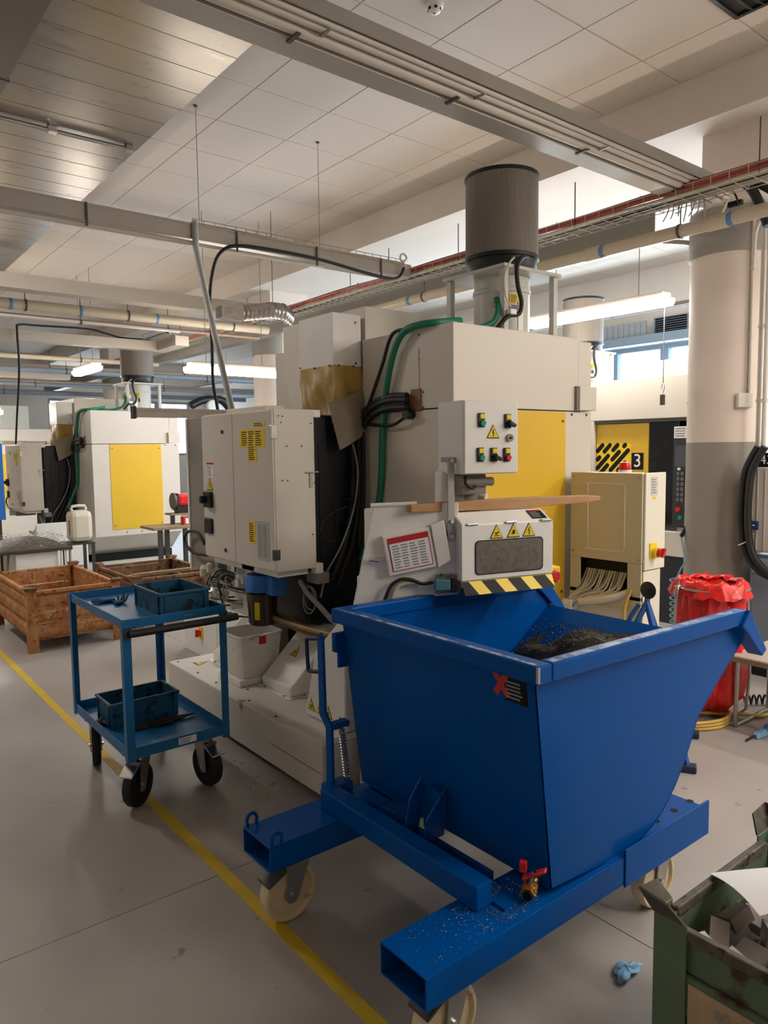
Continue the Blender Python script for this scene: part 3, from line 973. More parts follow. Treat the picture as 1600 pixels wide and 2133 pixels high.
# ------------------------------------------------------------------ worn green steel box, bottom right corner
gb = thing('steel_box', 'worn green steel stacking box holding sawn metal blocks', 'stacking box', (1.85, .45, 0))
gx0, gx1, gy0, gy1, gz = 1.50, 2.08, .02, .88, .50
for k, z0 in enumerate((.10, .20, .30, .40)):
    # corrugated sides: raised bands and sunken bands
    o_ = .012 if k % 2 == 0 else 0
    B('side_band', green_worn, gb, gx0+.012-o_, gx0+.016, gy0+.05, gy1-.05, z0, z0+.10, bevel=.006)
    B('side_band', green_worn, gb, gx0+.05, gx1-.05, gy1-.016, gy1-.012+o_, z0, z0+.10, bevel=.006)
B('side_band', green_worn, gb, gx1-.016, gx1-.012, gy0+.05, gy1-.05, .10, gz)
B('side_band', green_worn, gb, gx0+.05, gx1-.05, gy0+.012, gy0+.016, .10, gz)
B('base', green_worn, gb, gx0+.016, gx1-.016, gy0+.016, gy1-.016, .10, .106)
for q in ((gx0-.002, gx0+.018, gy0+.06, gy1-.06), (gx1-.018, gx1+.002, gy0+.06, gy1-.06), (gx0+.06, gx1-.06, gy1-.018, gy1+.002), (gx0+.06, gx1-.06, gy0-.002, gy0+.018)):
    B('rim_rail', green_dirty, gb, *q, gz-.02, gz+.008, bevel=.004)
for sx, xx in ((1, gx0), (-1, gx1)):
    for sy, yy in ((-1, gy1), (1, gy0)):
        # folded corner post with flared stacking ear
        t_ = .005
        p = MB().box(xx-sx*.006, xx-sx*.006+sx*t_, yy-sy*.006, yy+sy*.075, 0, gz+.02).box(xx-sx*.006+sx*t_, xx+sx*.07, yy-sy*.006, yy-sy*.006+sy*t_, 0, gz+.02).build('corner_post', green_worn, gb, bevel=.002)
        a0 = [(xx-sx*.006, yy+sy*.075, gz+.02), (xx-sx*.006, yy-sy*.006, gz+.02), (xx+sx*.07, yy-sy*.006, gz+.02)]
        a1 = [(xx-sx*.03, yy+sy*.045, gz+.065), (xx-sx*.03, yy-sy*.03, gz+.075), (xx+sx*.045, yy-sy*.03, gz+.065)]
        MB()._add(a0+a1, [(0, 1, 4, 3), (1, 2, 5, 4)]).build('stacking_ear', green_dirty, p, solid=.005)
cd = sticker(gb, 'label_card', (gx0-.0005, .70, .335), (0, -1, 0), (0, 0, 1), .20, .10, mat('old_card', 'b39a7a', .8, var=.12, vscale=14), margin=.1)
text_mb('80 010', (gx0-.0022, .69, .35), (0, -1, 0), (0, 0, 1), .035, .0006).build('lettering', print_grey, cd)
text_mb('C 530', (gx0-.0022, .69, .31), (0, -1, 0), (0, 0, 1), .035, .0006).build('lettering', print_grey, cd)
rng = random.Random(11)
bm_ = MB().box(-.034, .034, -.022, .022, -.018, .018).mesh('steel_block'); bm_.materials.append(block_steel)
bm2 = MB().box(-.03, .03, -.03, .03, -.022, .022).mesh('steel_block'); bm2.materials.append(block_steel)
n_blk = 0
BLK_LBL = 'sawn grey steel block lying in the pile inside the worn green box'
for lay in range(3):
    for ix in range(5):
        for iy in range(6):
            if lay == 0 or (lay == 2 and rng.random() < .4): continue
            bx_ = gx0+.065+ix*.088+rng.uniform(-.008, .008); by_ = gy1-.075-iy*.088+rng.uniform(-.008, .008)
            o = bpy.data.objects.new('steel_block', bm_ if rng.random() < .7 else bm2); COL.objects.link(o)
            o.location = (bx_, by_, .335+lay*.045+rng.uniform(0, .014))
            o.rotation_euler = (rng.uniform(-.45, .45), rng.uniform(-.45, .45), rng.uniform(0, 3.1))
            tag(o, BLK_LBL, 'metal block', 'sawn steel blocks in the green box'); n_blk += 1
B('block_bed', block_steel, gb, gx0+.02, gx1-.02, gy0+.02, gy1-.02, .106, .345)
# sheet of paper lying across the box
mb = MB()
P00 = Vector((1.63, .83, .53)); 
def sheet(u, w_):
    x = 1.75+.774*.297*u-.539*.21*w_; y = .886-.633*.297*u-.842*.21*w_
    z = .5105+.05*math.sin(u*1.6)*(.4+.6*w_)+.03*math.sin(w_*2.2)
    return (x, y, z)


mb.grid(sheet, 14, 12)
mb.build('paper_sheet', paper, smooth=60, solid=.0008, label='blank white paper sheet lying over the green box of steel blocks', cat='paper')
# ------------------------------------------------------------------ main milling machine
def V3(p): return tuple(p)


mc = thing('milling_machine', 'cream milling machine with yellow side panel behind the blue tipping bin', 'milling machine', (2.7, 3.5, 0))
# base casting with kick gap
bs = B('base', base_white, mc, 1.755, 3.70, 2.68, 4.45, .03, .265, bevel=.006)
B('kick_plinth', sign_black, mc, 1.79, 3.66, 2.72, 4.40, 0.0, .03)
MB().box(1.7545, 1.7548, 2.69, 3.15, .135, .138).build('panel_joint', sign_black, bs)
MB().hull([(1.757, 2.68, .2655), (1.757, 3.02, .2655), (2.05, 2.98, .2655), (2.05, 2.68, .2655)], [(1.775, 2.70, .278), (1.775, 3.0, .278), (2.05, 2.96, .285), (2.05, 2.70, .285)]).build('corner_cover', base_white, bs)
tri_sign(bs, (1.90, 4.28, .2655), (0, -1, 0), (1, 0, 0), .085)
screws(bs, [(1.80, 4.1, .265), (1.80, 3.85, .265), (1.80, 4.4, .265), (1.88, 3.62, .265), (1.80, 3.45, .265), (1.79, 3.15, .265)], 'z', dark_steel)


def hopper(y0, y1, x0, sign=True):
    h = MB().prism([(x0, .268), (x0, .325), (x0+.03, .345), (x0+.27, .57), (x0+.30, .585), (x0+.62, .60), (x0+.62, .268)], 'y', y0, y1).build('way_cover', white, mc, bevel=.008)
    MB().box(x0-.022, x0+.60, y0-.02, y1+.02, .2655, .269).build('flange', white, h)
    screws(h, [(x0-.012, y0+.05, .269), (x0-.012, y1-.05, .269), (x0+.08, y0-.01, .269)], 'z', dark_steel, r=.005)
    if sign:
        n_ = Vector((-.684, 0, .73)); v_ = Vector((.73, 0, .684))
        tri_sign(h, Vector((x0+.15, (y0+y1)/2+.03, .4585))+n_*.001, (0, -1, 0), v_, .075, 'hand')
    return h


hopper(3.33, 3.64, 1.985)
hopper(3.97, 4.28, 1.985, False)
B('drain_block', white, mc, 1.86, 2.30, 3.67, 3.94, .2655, .305, bevel=.006)
# sloped guard in the corner with three warning signs
gd = MB().prism([(2.70, .285), (3.05, .285), (2.95, .62), (2.70, .85)], 'x', 1.90, 2.50).build('corner_guard', white, mc, bevel=.008)
for k in range(3):
    tri_sign(gd, (1.899, 2.99-.075*k, .345), (0, -1, 0), (0, 0, 1), .065, ('hand', 'bolt', 'x')[k])

# electrical cabinet on the rear
cab = B('electrical_cabinet', cream, mc, 1.905, 2.15, 3.30, 4.14, .965, 1.815, bevel=.004)
B('cabinet_door', cream, cab, 1.893, 1.905, 3.742, 4.138, .972, 1.808, bevel=.003)
B('cabinet_door', cream, cab, 1.893, 1.905, 3.302, 3.738, .972, 1.808, bevel=.003)
for yy, zz in ((3.86, 1.71), (3.86, 1.03)):
    MB().cyl((1.893, yy, zz), (1.886, yy, zz), .011, n=12).build('quarter_turn_lock', dark_steel, cab)
B('door_hinge', dark_steel, cab, 1.888, 1.925, 3.296, 3.318, 1.03, 1.085, bevel=.002)
B('door_hinge', chrome, cab, 1.888, 1.925, 3.296, 3.318, 1.66, 1.73, bevel=.002)
UL, VL = (0, -1, 0), (0, 0, 1)
c_ = atx(525, 913, 1.893); sticker(cab, 'warning_label', c_, UL, VL, .28, .095, sign_yellow, rows=7, cols=3)
c_ = atx(526, 945, 1.893); sticker(cab, 'warning_label', c_, UL, VL, .10, .085, sign_yellow, rows=7)
c_ = atx(540, 884, 1.893); sticker(cab, 'warning_label', c_, UL, VL, .125, .022, sign_yellow, rows=2)
c_ = atx(526, 1109, 1.893); sticker(cab, 'warning_label', c_, UL, VL, .075, .125, sign_yellow, rows=9)
c_ = atx(549, 1127, 1.893); sticker(cab, 'diagram_sheet', c_, UL, VL, .13, .21, mat('grey_print', 'b9b6b6', .6), rows=14, cols=2, rm=print_grey)
c_ = atx(438, 979, 1.893); sticker(cab, 'instruction_label', c_, UL, VL, .095, .09, paper, rows=6, rm=print_grey, header=sign_red)
c_ = atx(437, 1010, 1.893); tri_sign(cab, c_, UL, VL, .085)
c_ = atx(436, 1040, 1.893)
sw = MB().box(1.868, 1.893, c_[1]-.055, c_[1]+.04, c_[2]-.047, c_[2]+.047).build('main_switch', black, cab, bevel=.006)
MB().box(1.835, 1.868, c_[1]-.005, c_[1]+.02, c_[2]-.022, c_[2]+.022).build('switch_knob', black, sw, bevel=.005)
c_ = atx(437, 1095, 1.893); MB().box(1.878, 1.893, c_[1]-.05, c_[1]+.05, c_[2]-.047, c_[2]+.047).build('socket_cover', black, cab, bevel=.008)
c_ = aty(646, 992, 3.30); lk = MB().box(c_[0]-.03, c_[0]+.05, 3.288, 3.30, c_[2]+.018, c_[2]+.026).box(c_[0]-.005, c_[0]+.012, 3.292, 3.30, c_[2]-.06, c_[2]+.018).build('cabinet_latch', chrome, cab, bevel=.002)
screws(cab, [aty(u, v, 3.30) for u, v in ((579, 866), (588, 867), (585, 880), (647, 882), (597, 929), (628, 929), (588, 1001), (599, 1001), (651, 1113), (655, 1005))], 'y', dark_steel, r=.004)
B('cabinet_bracket', white, mc, 2.15, 2.20, 3.31, 3.36, 1.775, 1.815, bevel=.004)
B('cabinet_bracket', white, mc, 2.15, 2.20, 3.31, 3.36, .93, .985, bevel=.004)
B('cabinet_under_tray', white, mc, 1.93, 2.12, 3.34, 4.10, .93, .964, bevel=.003)
B('cabinet_top_box', tan_light, mc, 1.98, 2.10, 3.52, 3.98, 1.816, 1.845, bevel=.004)
# dark grey side duct left of the cabinet
B('side_duct', shade_grey, mc, 2.0, 2.25, 4.20, 4.575, .84, 1.815, bevel=.004)
B('side_duct_edge', white, mc, 1.99, 2.03, 4.576, 4.60, .82, 1.815, bevel=.002)
MB().tube([atx(u, v, 1.96) for u, v in ((430, 1156), (405, 1152), (388, 1135), (385, 1118), (395, 1106), (412, 1110), (422, 1124), (426, 1134))], .010, n=8).build('cable_loop', rubber, mc, smooth=50)
# guide rail standing out over the cabinet towards the next machine
q0, q1 = aty(281, 849, 4.78), aty(281, 869, 4.78)
MB().box(q0[0], 2.62, 4.76, 4.80, q1[2], q0[2]).box(q0[0], 2.62, 4.755, 4.76, q0[2]-.02, q0[2]-.012).build('overhead_rail', lamp_white, mc, bevel=.003)
B('rail_end_cap', black, mc, q0[0]-.02, q0[0], 4.75, 4.81, q1[2]-.01, q0[2]+.008, bevel=.003)
B('rail_arm', lamp_white, mc, 2.57, 2.62, 4.44, 4.80, q1[2], q0[2])

# black column cover behind the cabinet
bc = MB().box(2.20, 2.58, 3.485, 3.95, .60, 1.80).build('column_cover', black_sheet, mc, bevel=.02)
for xx in (2.235, 2.34):
    MB().box(xx+.06, xx+.066, 3.480, 3.485, .75, 1.64).build('cover_rib', black, bc, bevel=.002)
B('column_foot', black, mc, 2.36, 2.59, 3.20, 4.0, .27, .66, bevel=.01)
# cable chain and hoses hugging the black column
for k, (m_, r_, pts) in enumerate((
        (rubber, .020, ((735, 925), (737, 985), (733, 1050), (724, 1110), (706, 1170), (690, 1210))),
        (rubber, .016, ((748, 905), (748, 985), (745, 1065), (735, 1130), (718, 1180), (705, 1220))),
        (cable_grey, .006, ((735, 925), (745, 975), (741, 1040), (725, 1100), (704, 1150), (680, 1195), (668, 1245))),
        (rubber, .009, ((757, 900), (759, 985), (757, 1060), (755, 1120), (748, 1165))),
        (rubber, .005, ((725, 1055), (690, 1070), (671, 1090), (668, 1110), (680, 1126), (700, 1128))))):
    MB().tube([aty(u, v, 3.455-.02*k) for u, v in pts], r_, n=8).build('column_hose', m_, mc, smooth=50)
for v in (985, 1040, 1090):
    MB().obox(aty(734-(v-985)*.08, v, 3.44), (.05, .05, .012)).build('hose_clip', black, mc, bevel=.003)

# upper guard body, side facing the bin
YS, XS = 2.70, 2.60
low = [(YS, .62), (YS, 1.806), (3.46, 1.806), (3.46, .36), (3.05, .36)]
bd = MB().prism(low, 'x', XS, 3.75).build('guard_body', cream, mc, bevel=.004)
B('upper_guard', cream, mc, XS, 3.62, YS, 3.46, 1.812, 2.235, bevel=.004)
B('upper_guard_end', cream, mc, 3.624, 3.75, YS+.004, 3.46, 1.812, 2.22, bevel=.004)
B('side_cap', cream, mc, 3.60, 3.76, YS-.03, YS+.004, 1.815, 1.955, bevel=.004)
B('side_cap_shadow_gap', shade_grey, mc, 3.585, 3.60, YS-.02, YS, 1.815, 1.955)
yp = B('yellow_panel', yellow, bd, 2.82, 3.50, YS-.006, YS, .70, 1.803, bevel=.002)
screws(yp, [(2.85, YS-.006, 1.75), (3.47, YS-.006, 1.75), (2.85, YS-.006, .75), (3.47, YS-.006, .75), (3.0, YS-.006, .66), (3.2, YS-.006, .66), (3.35, YS-.006, .66)], 'y', dark_steel, r=.008)
screws(bd, [(3.56, YS, 1.79), (3.70, YS, 1.79), (3.42, YS, .66)], 'y', dark_steel, r=.008)
B('body_sill', sign_black, mc, 2.64, 3.70, 2.95, 3.42, .266, .36)
# rear (aisle) face: panels, plates, screws
B('rear_panel', cream, bd, XS-.006, XS, 2.80, 3.40, .95, 1.70, bevel=.002)
B('rear_hatch', cream, bd, XS-.005, XS, 2.96, 3.20, 1.86, 2.13, bevel=.001)
screws(bd, [atx(u, v, XS) for u, v in ((873, 697), (872, 749), (872, 800), (840, 804), (810, 808), (857, 915), (809, 1006), (843, 975))], 'x', dark_steel, r=.006)
c_ = atx(868, 834, XS)
cp = MB().box(XS-.008, XS, c_[1]-.04, c_[1]+.04, c_[2]-.06, c_[2]+.06).build('copper_plate', copper, bd)
screws(bd, [(XS, c_[1]+a, c_[2]+b_) for a in (-.055, .055) for b_ in (-.04, .04)], 'x', dark_steel, r=.006)
c_ = atx(859, 863, XS); MB().cyl((XS, c_[1], c_[2]), (XS-.05, c_[1], c_[2]), .028, n=16).build('cable_gland', black, bd, smooth=40)
MB().tube([atx(u, v, XS-.04) for u, v in ((858, 864), (840, 872), (818, 885), (790, 886), (768, 884))], .010, n=8).build('gland_cable', rubber, mc, smooth=50)
# thick black cable bundle
for k in range(4):
    MB().tube([atx(u, v+8*k, XS-.03-.012*(k % 2)) for u, v in ((848, 825), (815, 826), (785, 836), (762, 856), (745, 880))], .019, n=8).build('cable_bundle', rubber, mc, smooth=50)
# taller rear housing, cover box and leather skirt on the column
B('rear_housing', cream, mc, 2.63, 3.60, 3.47, 4.40, 1.81, 2.435, bevel=.004)
B('rear_side_cover', cream, mc, 2.60, 2.63, 3.86, 4.46, .60, 2.26, bevel=.004)
B('rear_lower_body', cream, mc, 2.63, 3.70, 3.47, 4.42, .266, 1.80, bevel=.004)
cb = B('column_top_cover', white, mc, 2.40, 2.60, 3.472, 3.828, 2.082, 2.378, bevel=.003)
screws(cb, [aty(u, v, 3.472) for u, v in ((740, 672), (705, 761), (736, 763), (741, 757))], 'y', dark_steel, r=.006)
screws(cb, [atx(u, v, 2.40) for u, v in ((626, 767), (655, 767), (686, 762))], 'x', dark_steel, r=.006)


def skirt(u, w_):
    # hangs round two sides of the cover box in soft folds
    z = 2.084-.33*w_
    s_ = u*.55
    wob = (.010*math.sin(9*u+5*w_)+.012*math.sin(23*u-7*w_))*min(1, w_*3)
    if s_ < .356:
        return (2.404+wob-.012*w_, 3.825-s_+.012*w_*math.sin(4*w_), z-.02*math.sin(u*5)*w_)
    return (2.404+(s_-.356)-.012*w_, 3.474-wob-.012*w_, z-.05*w_)


MB().grid(skirt, 40, 12).build('leather_skirt', leather, mc, smooth=60, solid=.003)
fa = [aty(683, 838, 3.455), aty(757, 812, 3.455), aty(758, 905, 3.40), aty(708, 938, 3.39)]


def flap(u, w_):
    a, b_, c2, d2 = (Vector(p) for p in fa)
    p = (a*(1-u)+b_*u)*(1-w_)+(d2*(1-u)+c2*u)*w_
    p.y += -.03*math.sin(u*3)*math.sin(w_*2.6)
    return tuple(p)


MB().grid(flap, 14, 12).build('leather_flap', leather_grey, mc, smooth=60, solid=.003)
# green and black hoses over the rear face
MB().tube([aty(958, 668, 2.9), atx(915, 671, 2.62), atx(876, 676, 2.57), atx(848, 686, 2.56), atx(830, 708, 2.56), atx(817, 745, 2.56), atx(808, 790, 2.56), atx(800, 850, 2.57), atx(796, 930, 2.57), atx(795, 985, 2.57), atx(789, 1045, 2.57), atx(770, 1110, 2.5), atx(755, 1170, 2.42)], .019, n=10).build('green_hose', green_hose, mc, smooth=50)
MB().tube([atx(905, 676, 2.64), atx(845, 686, 2.58), atx(822, 692, 2.575), atx(810, 712, 2.575), atx(798, 755, 2.575), atx(780, 810, 2.575), atx(764, 855, 2.575)], .010, n=8).build('black_hose', rubber, mc, smooth=50)

# mist collector on the roof
MX, MY = 3.35, 3.06
mi = MB().lathe((MX, MY, 0), [(.165, 2.245), (.165, 2.50), (.172, 2.505), (.172, 2.525), (.165, 2.53), (.165, 2.60)], n=36).build('mist_collector', mat('pale_grey_paint', 'c6c6bd', .4, var=.03), mc, smooth=35)
pg = MATS['pale_grey_paint']
B('top_plate', pg, mi, MX-.25, MX+.25, MY-.25, MY+.25, 2.60, 2.62, bevel=.003)
for sx in (-1, 1):
    for sy in (-1, 1):
        MB().box(MX+sx*.215-.018, MX+sx*.215+.018, MY+sy*.215-.018, MY+sy*.215+.018, 2.236, 2.60).build('stand_leg', pg, mi, bevel=.002)
MB().lathe((MX, MY, 0), [(.195, 2.62), (.205, 2.635), (.205, 2.70)], n=36).build('fan_ring', black, mi, smooth=35)
MB().lathe((MX, MY, 0), [(.214, 2.715), (.214, 3.175)], n=64).build('filter_drum', mesh_grey, mi, smooth=35)
MB().lathe((MX, MY, 0), [(.216, 2.70), (.218, 2.702), (.218, 2.722), (.214, 2.724)], n=48).build('drum_band', black, mi, smooth=35)
MB().lathe((MX, MY, 0), [(.214, 3.17), (.219, 3.172), (.219, 3.19), (.20, 3.196), (.02, 3.198)], n=48).build('drum_lid', black, mi, smooth=35)
a0 = math.radians(-112)
uu = Vector((-math.sin(a0), math.cos(a0), 0)); nn = Vector((math.cos(a0), math.sin(a0), 0))
sticker(mi, 'yellow_label', Vector((MX, MY, 2.46))+nn*.167, uu, (0, 0, 1), .06, .055, sign_yellow, rows=5)
sticker(mi, 'blue_label', Vector((MX, MY, 2.395))+nn*.167, uu, (0, 0, 1), .06, .055, sky_blue_tag, rows=4, rm=print_grey)
MB().tube([(MX-.05, MY-.24, 2.68), (MX-.12, MY-.26, 2.66), (MX-.16, MY-.26, 2.60), (MX-.15, MY-.26, 2.50), (MX-.12, MY-.26, 2.42), (MX-.14, MY-.26, 2.35), (MX-.22, MY-.25, 2.33), (MX-.28, MY-.22, 2.26)], .013, n=8).build('power_cable', rubber, mi, smooth=50)
MB().tube([(MX-.16, MY-.24, 2.66), (MX-.21, MY-.25, 2.62), (MX-.25, MY-.25, 2.54), (MX-.24, MY-.25, 2.44), (MX-.2, MY-.25, 2.38)], .006, n=6).build('thin_cable', cable_ivory, mi, smooth=50)
MB().cyl((MX-.17, MY-.12, 2.44), (MX-.24, MY-.16, 2.44), .045, n=16).build('inlet_port', pg, mi, smooth=40)
MB().box(MX-.22, MX-.17, MY-.27, MY-.235, 2.34, 2.37).build('cable_box', white, mi, bevel=.003)
MB().tube([(MX-.23, MY-.17, 2.44), (MX-.25, MY-.2, 2.36), (MX-.30, MY-.20, 2.29), (MX-.42, MY-.17, 2.258), (MX-.6, MY-.15, 2.255)], .016, n=8).build('inlet_hose', green_hose, mi, smooth=50)
MB().box(MX-.14, MX-.10, MY-.255, MY-.245, 2.24, 2.42).build('riser_plate', white, mi)

# ------------------------------------------------------------------ things on the machine base
bk = thing('square_bucket', 'grimy white square plastic bucket standing on the machine base', 'bucket', (2.0, 3.79, .305))


def bsq(s_, z, n=28):
    out = []
    for i in range(n):
        a = 2*math.pi*(i+.5)/n
        c, s2 = math.cos(a), math.sin(a)
        p = 9
        r = (abs(c)**p+abs(s2)**p)**(-1/p)
        out.append((2.0+s_*r*c, 3.79+s_*r*s2, z))
    return out


rings = [bsq(.11, .306), bsq(.117, .315), bsq(.138, .545), bsq(.146, .548), bsq(.146, .556), bsq(.134, .556), bsq(.114, .33)]
mb = MB(); n_ = 28
mb._add([p for r_ in rings for p in r_], [(k*n_+i, k*n_+(i+1) % n_, (k+1)*n_+(i+1) % n_, (k+1)*n_+i) for k in range(len(rings)-1) for i in range(n_)] + [tuple(range(n_-1, -1, -1)), tuple(range(6*n_, 7*n_))])
mb.build('shell', bucket, bk, smooth=40)
MB().box(1.98, 2.02, 3.645, 3.665, .50, .545).build('handle_tab', red, bk, bevel=.003)

lp = thing('lubrication_pump', 'blue headed lubrication pump with smoky oil tank under the grey cabinet', 'pump', (2.02, 3.68, .60))
MB().lathe((2.02, 3.68, 0), [(.075, .80), (.092, .805), (.092, .885), (.085, .90), (.04, .905), (.04, .93)], n=28).build('pump_head', pump_blue, lp, smooth=35)
MB().box(2.0, 2.10, 3.53, 3.66, .79, .90).build('pump_motor', pump_blue, lp, bevel=.012)
MB().lathe((2.02, 3.68, 0), [(.070, .61), (.078, .62), (.088, .79), (.075, .80)], n=24).build('oil_tank', amber_tank, lp, smooth=35)
for k in range(7):
    a = math.radians(180+k*25)
    MB().obox((2.02+.085*math.cos(a), 3.68+.085*math.sin(a), .70), (.004, .006, .15), rz=a).build('tank_rib', amber_tank, lp)
MB().obox((1.955, 3.622, .70), (.003, .03, .10), rz=math.radians(45)).build('level_strip', sign_yellow, lp)
MB().cyl((2.0, 3.70, .90), (2.0, 3.70, .93), .03, n=14).build('filler_cap', black, lp)
MB().box(1.93, 2.1, 3.6, 3.74, .930, .9645).build('hanger', white, lp)

# pneumatic manifold: white block row with fittings and tubes
pm = thing('air_manifold', 'tangle of white pneumatic valves and thin tubes under the cabinet doors', 'valve block', (1.99, 4.05, .60))
rng = random.Random(3)
B('mounting_plate', white, pm, 2.06, 2.08, 3.82, 4.42, .60, .93, bevel=.003)
for k in range(14):
    yy = 3.84+.55*rng.random(); zz = .63+.24*rng.random(); s_ = rng.uniform(.02, .045)
    MB().box(2.06-s_*1.6, 2.06, yy, yy+s_, zz, zz+s_*1.2).build('valve_body', bucket if k % 3 else dark_steel, pm, bevel=.004)
for k in range(9):
    yy = 3.86+.5*rng.random(); zz = .65+.22*rng.random()
    MB().lathe((1.99-.03*rng.random(), yy, zz), [(.001, -.03), (.022, -.028), (.024, .02), (.012, .03), (.001, .031)], n=12).build('regulator_cup', jerry, pm, smooth=40)
for k in range(16):
    y0 = 3.86+.5*rng.random(); z0 = .64+.22*rng.random(); y1 = 3.84+.5*rng.random(); z1 = .60+.28*rng.random()
    MB().tube([(2.03, y0, z0), (1.95, y0*.7+y1*.3, z0+.05*rng.random()), (1.93, y0*.3+y1*.7, z1+.03), (2.02, y1, z1)], .005, n=6).build('air_tube', rubber if k % 2 else cable_grey, pm, smooth=50)

# brown hydraulic hoses sweeping to the conveyor side
for k in range(5):
    dz = .012*(k % 3); dy = .018*k
    o = MB().tube([(2.05+dy, 3.70, .66-dz), (2.06+dy, 3.55, .645-dz), (2.10+dy, 3.3, .632-dz-.01*k), (2.13+dy, 3.1, .635-dz), (2.15+dy, 2.92, .65-dz)], .015, n=8).build('hydraulic_hose', hose_brown if k % 2 == 0 else mat('olive_hose', '6b5c3c', .5), mc, smooth=50)
MB().tube([atx(u, v, 2.12) for u, v in ((625, 1210), (640, 1235), (665, 1262), (690, 1290), (708, 1305))], .014, n=8).build('grey_conduit', cable_grey, mc, smooth=50)
pts = []
for i in range(60):
    a = i/59*4*math.pi; r_ = .06+.012*math.sin(i*.5)
    c_ = atx(645, 1248, 2.15); pts.append((2.15+.01*math.sin(i*.3), c_[1]+r_*math.cos(a), c_[2]+r_*1.2*math.sin(a)))
MB().tube(pts, .004, n=5, smooth=0).build('coiled_air_line', cable_grey, mc, smooth=60)
MB().box(2.16, 2.24, 3.31, 3.42, .87, .93).build('junction_box', shade_grey, mc, bevel=.004)

# jerrycan beside the black column
jc = thing('jerrycan', 'milky white plastic jerrycan with orange label beside the conveyor panel', 'jerrycan', (2.42, 3.05, .66))
MB().box(2.34, 2.54, 2.96, 3.18, .665, .93).build('body', jerry, jc, bevel=.045)
MB().tube([(2.38, 3.07, .925), (2.38, 3.07, .965), (2.50, 3.07, .965), (2.50, 3.07, .925)], .012, n=8, smooth=2).build('grip', jerry, jc, smooth=50)
MB().cyl((2.36, 3.13, .92), (2.36, 3.13, .955), .02, n=14).build('cap', black, jc)
sticker(jc, 'orange_label', (2.339, 3.03, .79), UL, VL, .05, .13, orange, rows=6)
B('jerrycan_shelf', dark_steel, mc, 2.30, 2.56, 2.94, 3.22, .645, .664)

# floor-standing switch box behind the trolley
sb = thing('switch_cabinet', 'low white switch cabinet with red rotary switch behind the trolley', 'switch cabinet', (2.5, 5.3, 0))
B('body', white, sb, 2.36, 2.62, 5.02, 5.62, 0.0, .47, bevel=.006)
c_ = atx(419, 1318, 2.36); MB().box(2.35, 2.36, c_[1]-.035, c_[1]+.035, c_[2]-.045, c_[2]+.045).build('switch_plate', sign_yellow, sb)
MB().cyl((2.35, c_[1], c_[2]), (2.325, c_[1], c_[2]), .026, n=16).build('switch_knob', red, sb, smooth=40)
MB().box(2.312, 2.326, c_[1]-.007, c_[1]+.007, c_[2]-.028, c_[2]+.028).build('switch_grip', red, sb)
# ------------------------------------------------------------------ chip conveyor with control box
cv = thing('chip_conveyor', 'white chip conveyor head with window and hazard stripes over the blue bin', 'chip conveyor', (2.2, 2.3, 0))
A_ = math.radians(-15); HO = Vector((2.017, 2.05, 0))


def hd_(p):      # local hood frame -> room
    x, y, z = p
    return (HO.x+x*math.cos(A_)-y*math.sin(A_), HO.y+x*math.sin(A_)+y*math.cos(A_), z)


def hbox(x0, x1, y0, y1, z0, z1, mb=None):
    mb = mb or MB()
    return mb.hull([hd_(p) for p in ((x0, y0, z0), (x1, y0, z0), (x1, y1, z0), (x0, y1, z0))], [hd_(p) for p in ((x0, y0, z1), (x1, y0, z1), (x1, y1, z1), (x0, y1, z1))])


# slanted cheek panel turned towards the aisle
PP = Vector((2.028, 2.112, 0)); PN = Vector((-.545, -.839, 0)); PU = Vector((.839, -.545, 0))


def atp(u, v, off=0.0):
    d = _ray(u, v); t = ((PP+PN*off-Vector((0, 0, EYE))).dot(PN))/d.dot(PN)
    return Vector((0, 0, EYE))+d*t


q = [atp(*p) for p in ((778, 1053), (955, 1047), (955, 1238), (800, 1252), (736, 1262))]
MB().hull(q, [p-PN*.02 for p in q]).build('cheek_panel', white, cv, bevel=.004)
MB().cyl(atp(772, 1053), atp(868, 1049), .009, n=10).build('panel_lip', white, cv, smooth=50)
tr = [(1.80, 2.285), (2.0, 2.16), (2.10, 2.34), (2.62, 2.24), (2.66, 2.60), (2.02, 2.62)]
MB().prism([(1.80, 2.285), (2.045, 2.135), (2.42, 2.24), (2.62, 2.30), (2.62, 2.66), (1.98, 2.64)], 'z', 1.035, 1.335).build('conveyor_trunk', white, cv, bevel=.006)
B('conveyor_leg', white, cv, 1.93, 2.58, 2.34, 2.64, .02, 1.035, bevel=.01)
B('conveyor_foot', dark_steel, cv, 1.90, 2.60, 2.30, 2.66, 0.0, .02)
hw = .427
prof_h = [(0, 1.07), (0, 1.30), (.075, 1.342), (.17, 1.342), (.17, 1.07)]
mb = MB()
mb.hull([hd_((0, a, b_)) for a, b_ in prof_h], [hd_((hw, a, b_)) for a, b_ in prof_h])
hood = mb.build('hood', white, cv, bevel=.006)
UH = Vector((math.cos(A_), math.sin(A_), 0)); NH = Vector((math.sin(A_), -math.cos(A_), 0))
hbox(-.004, hw+.004, -.006, -.001, 1.076, 1.296).build('flap_door', white, hood, bevel=.003)
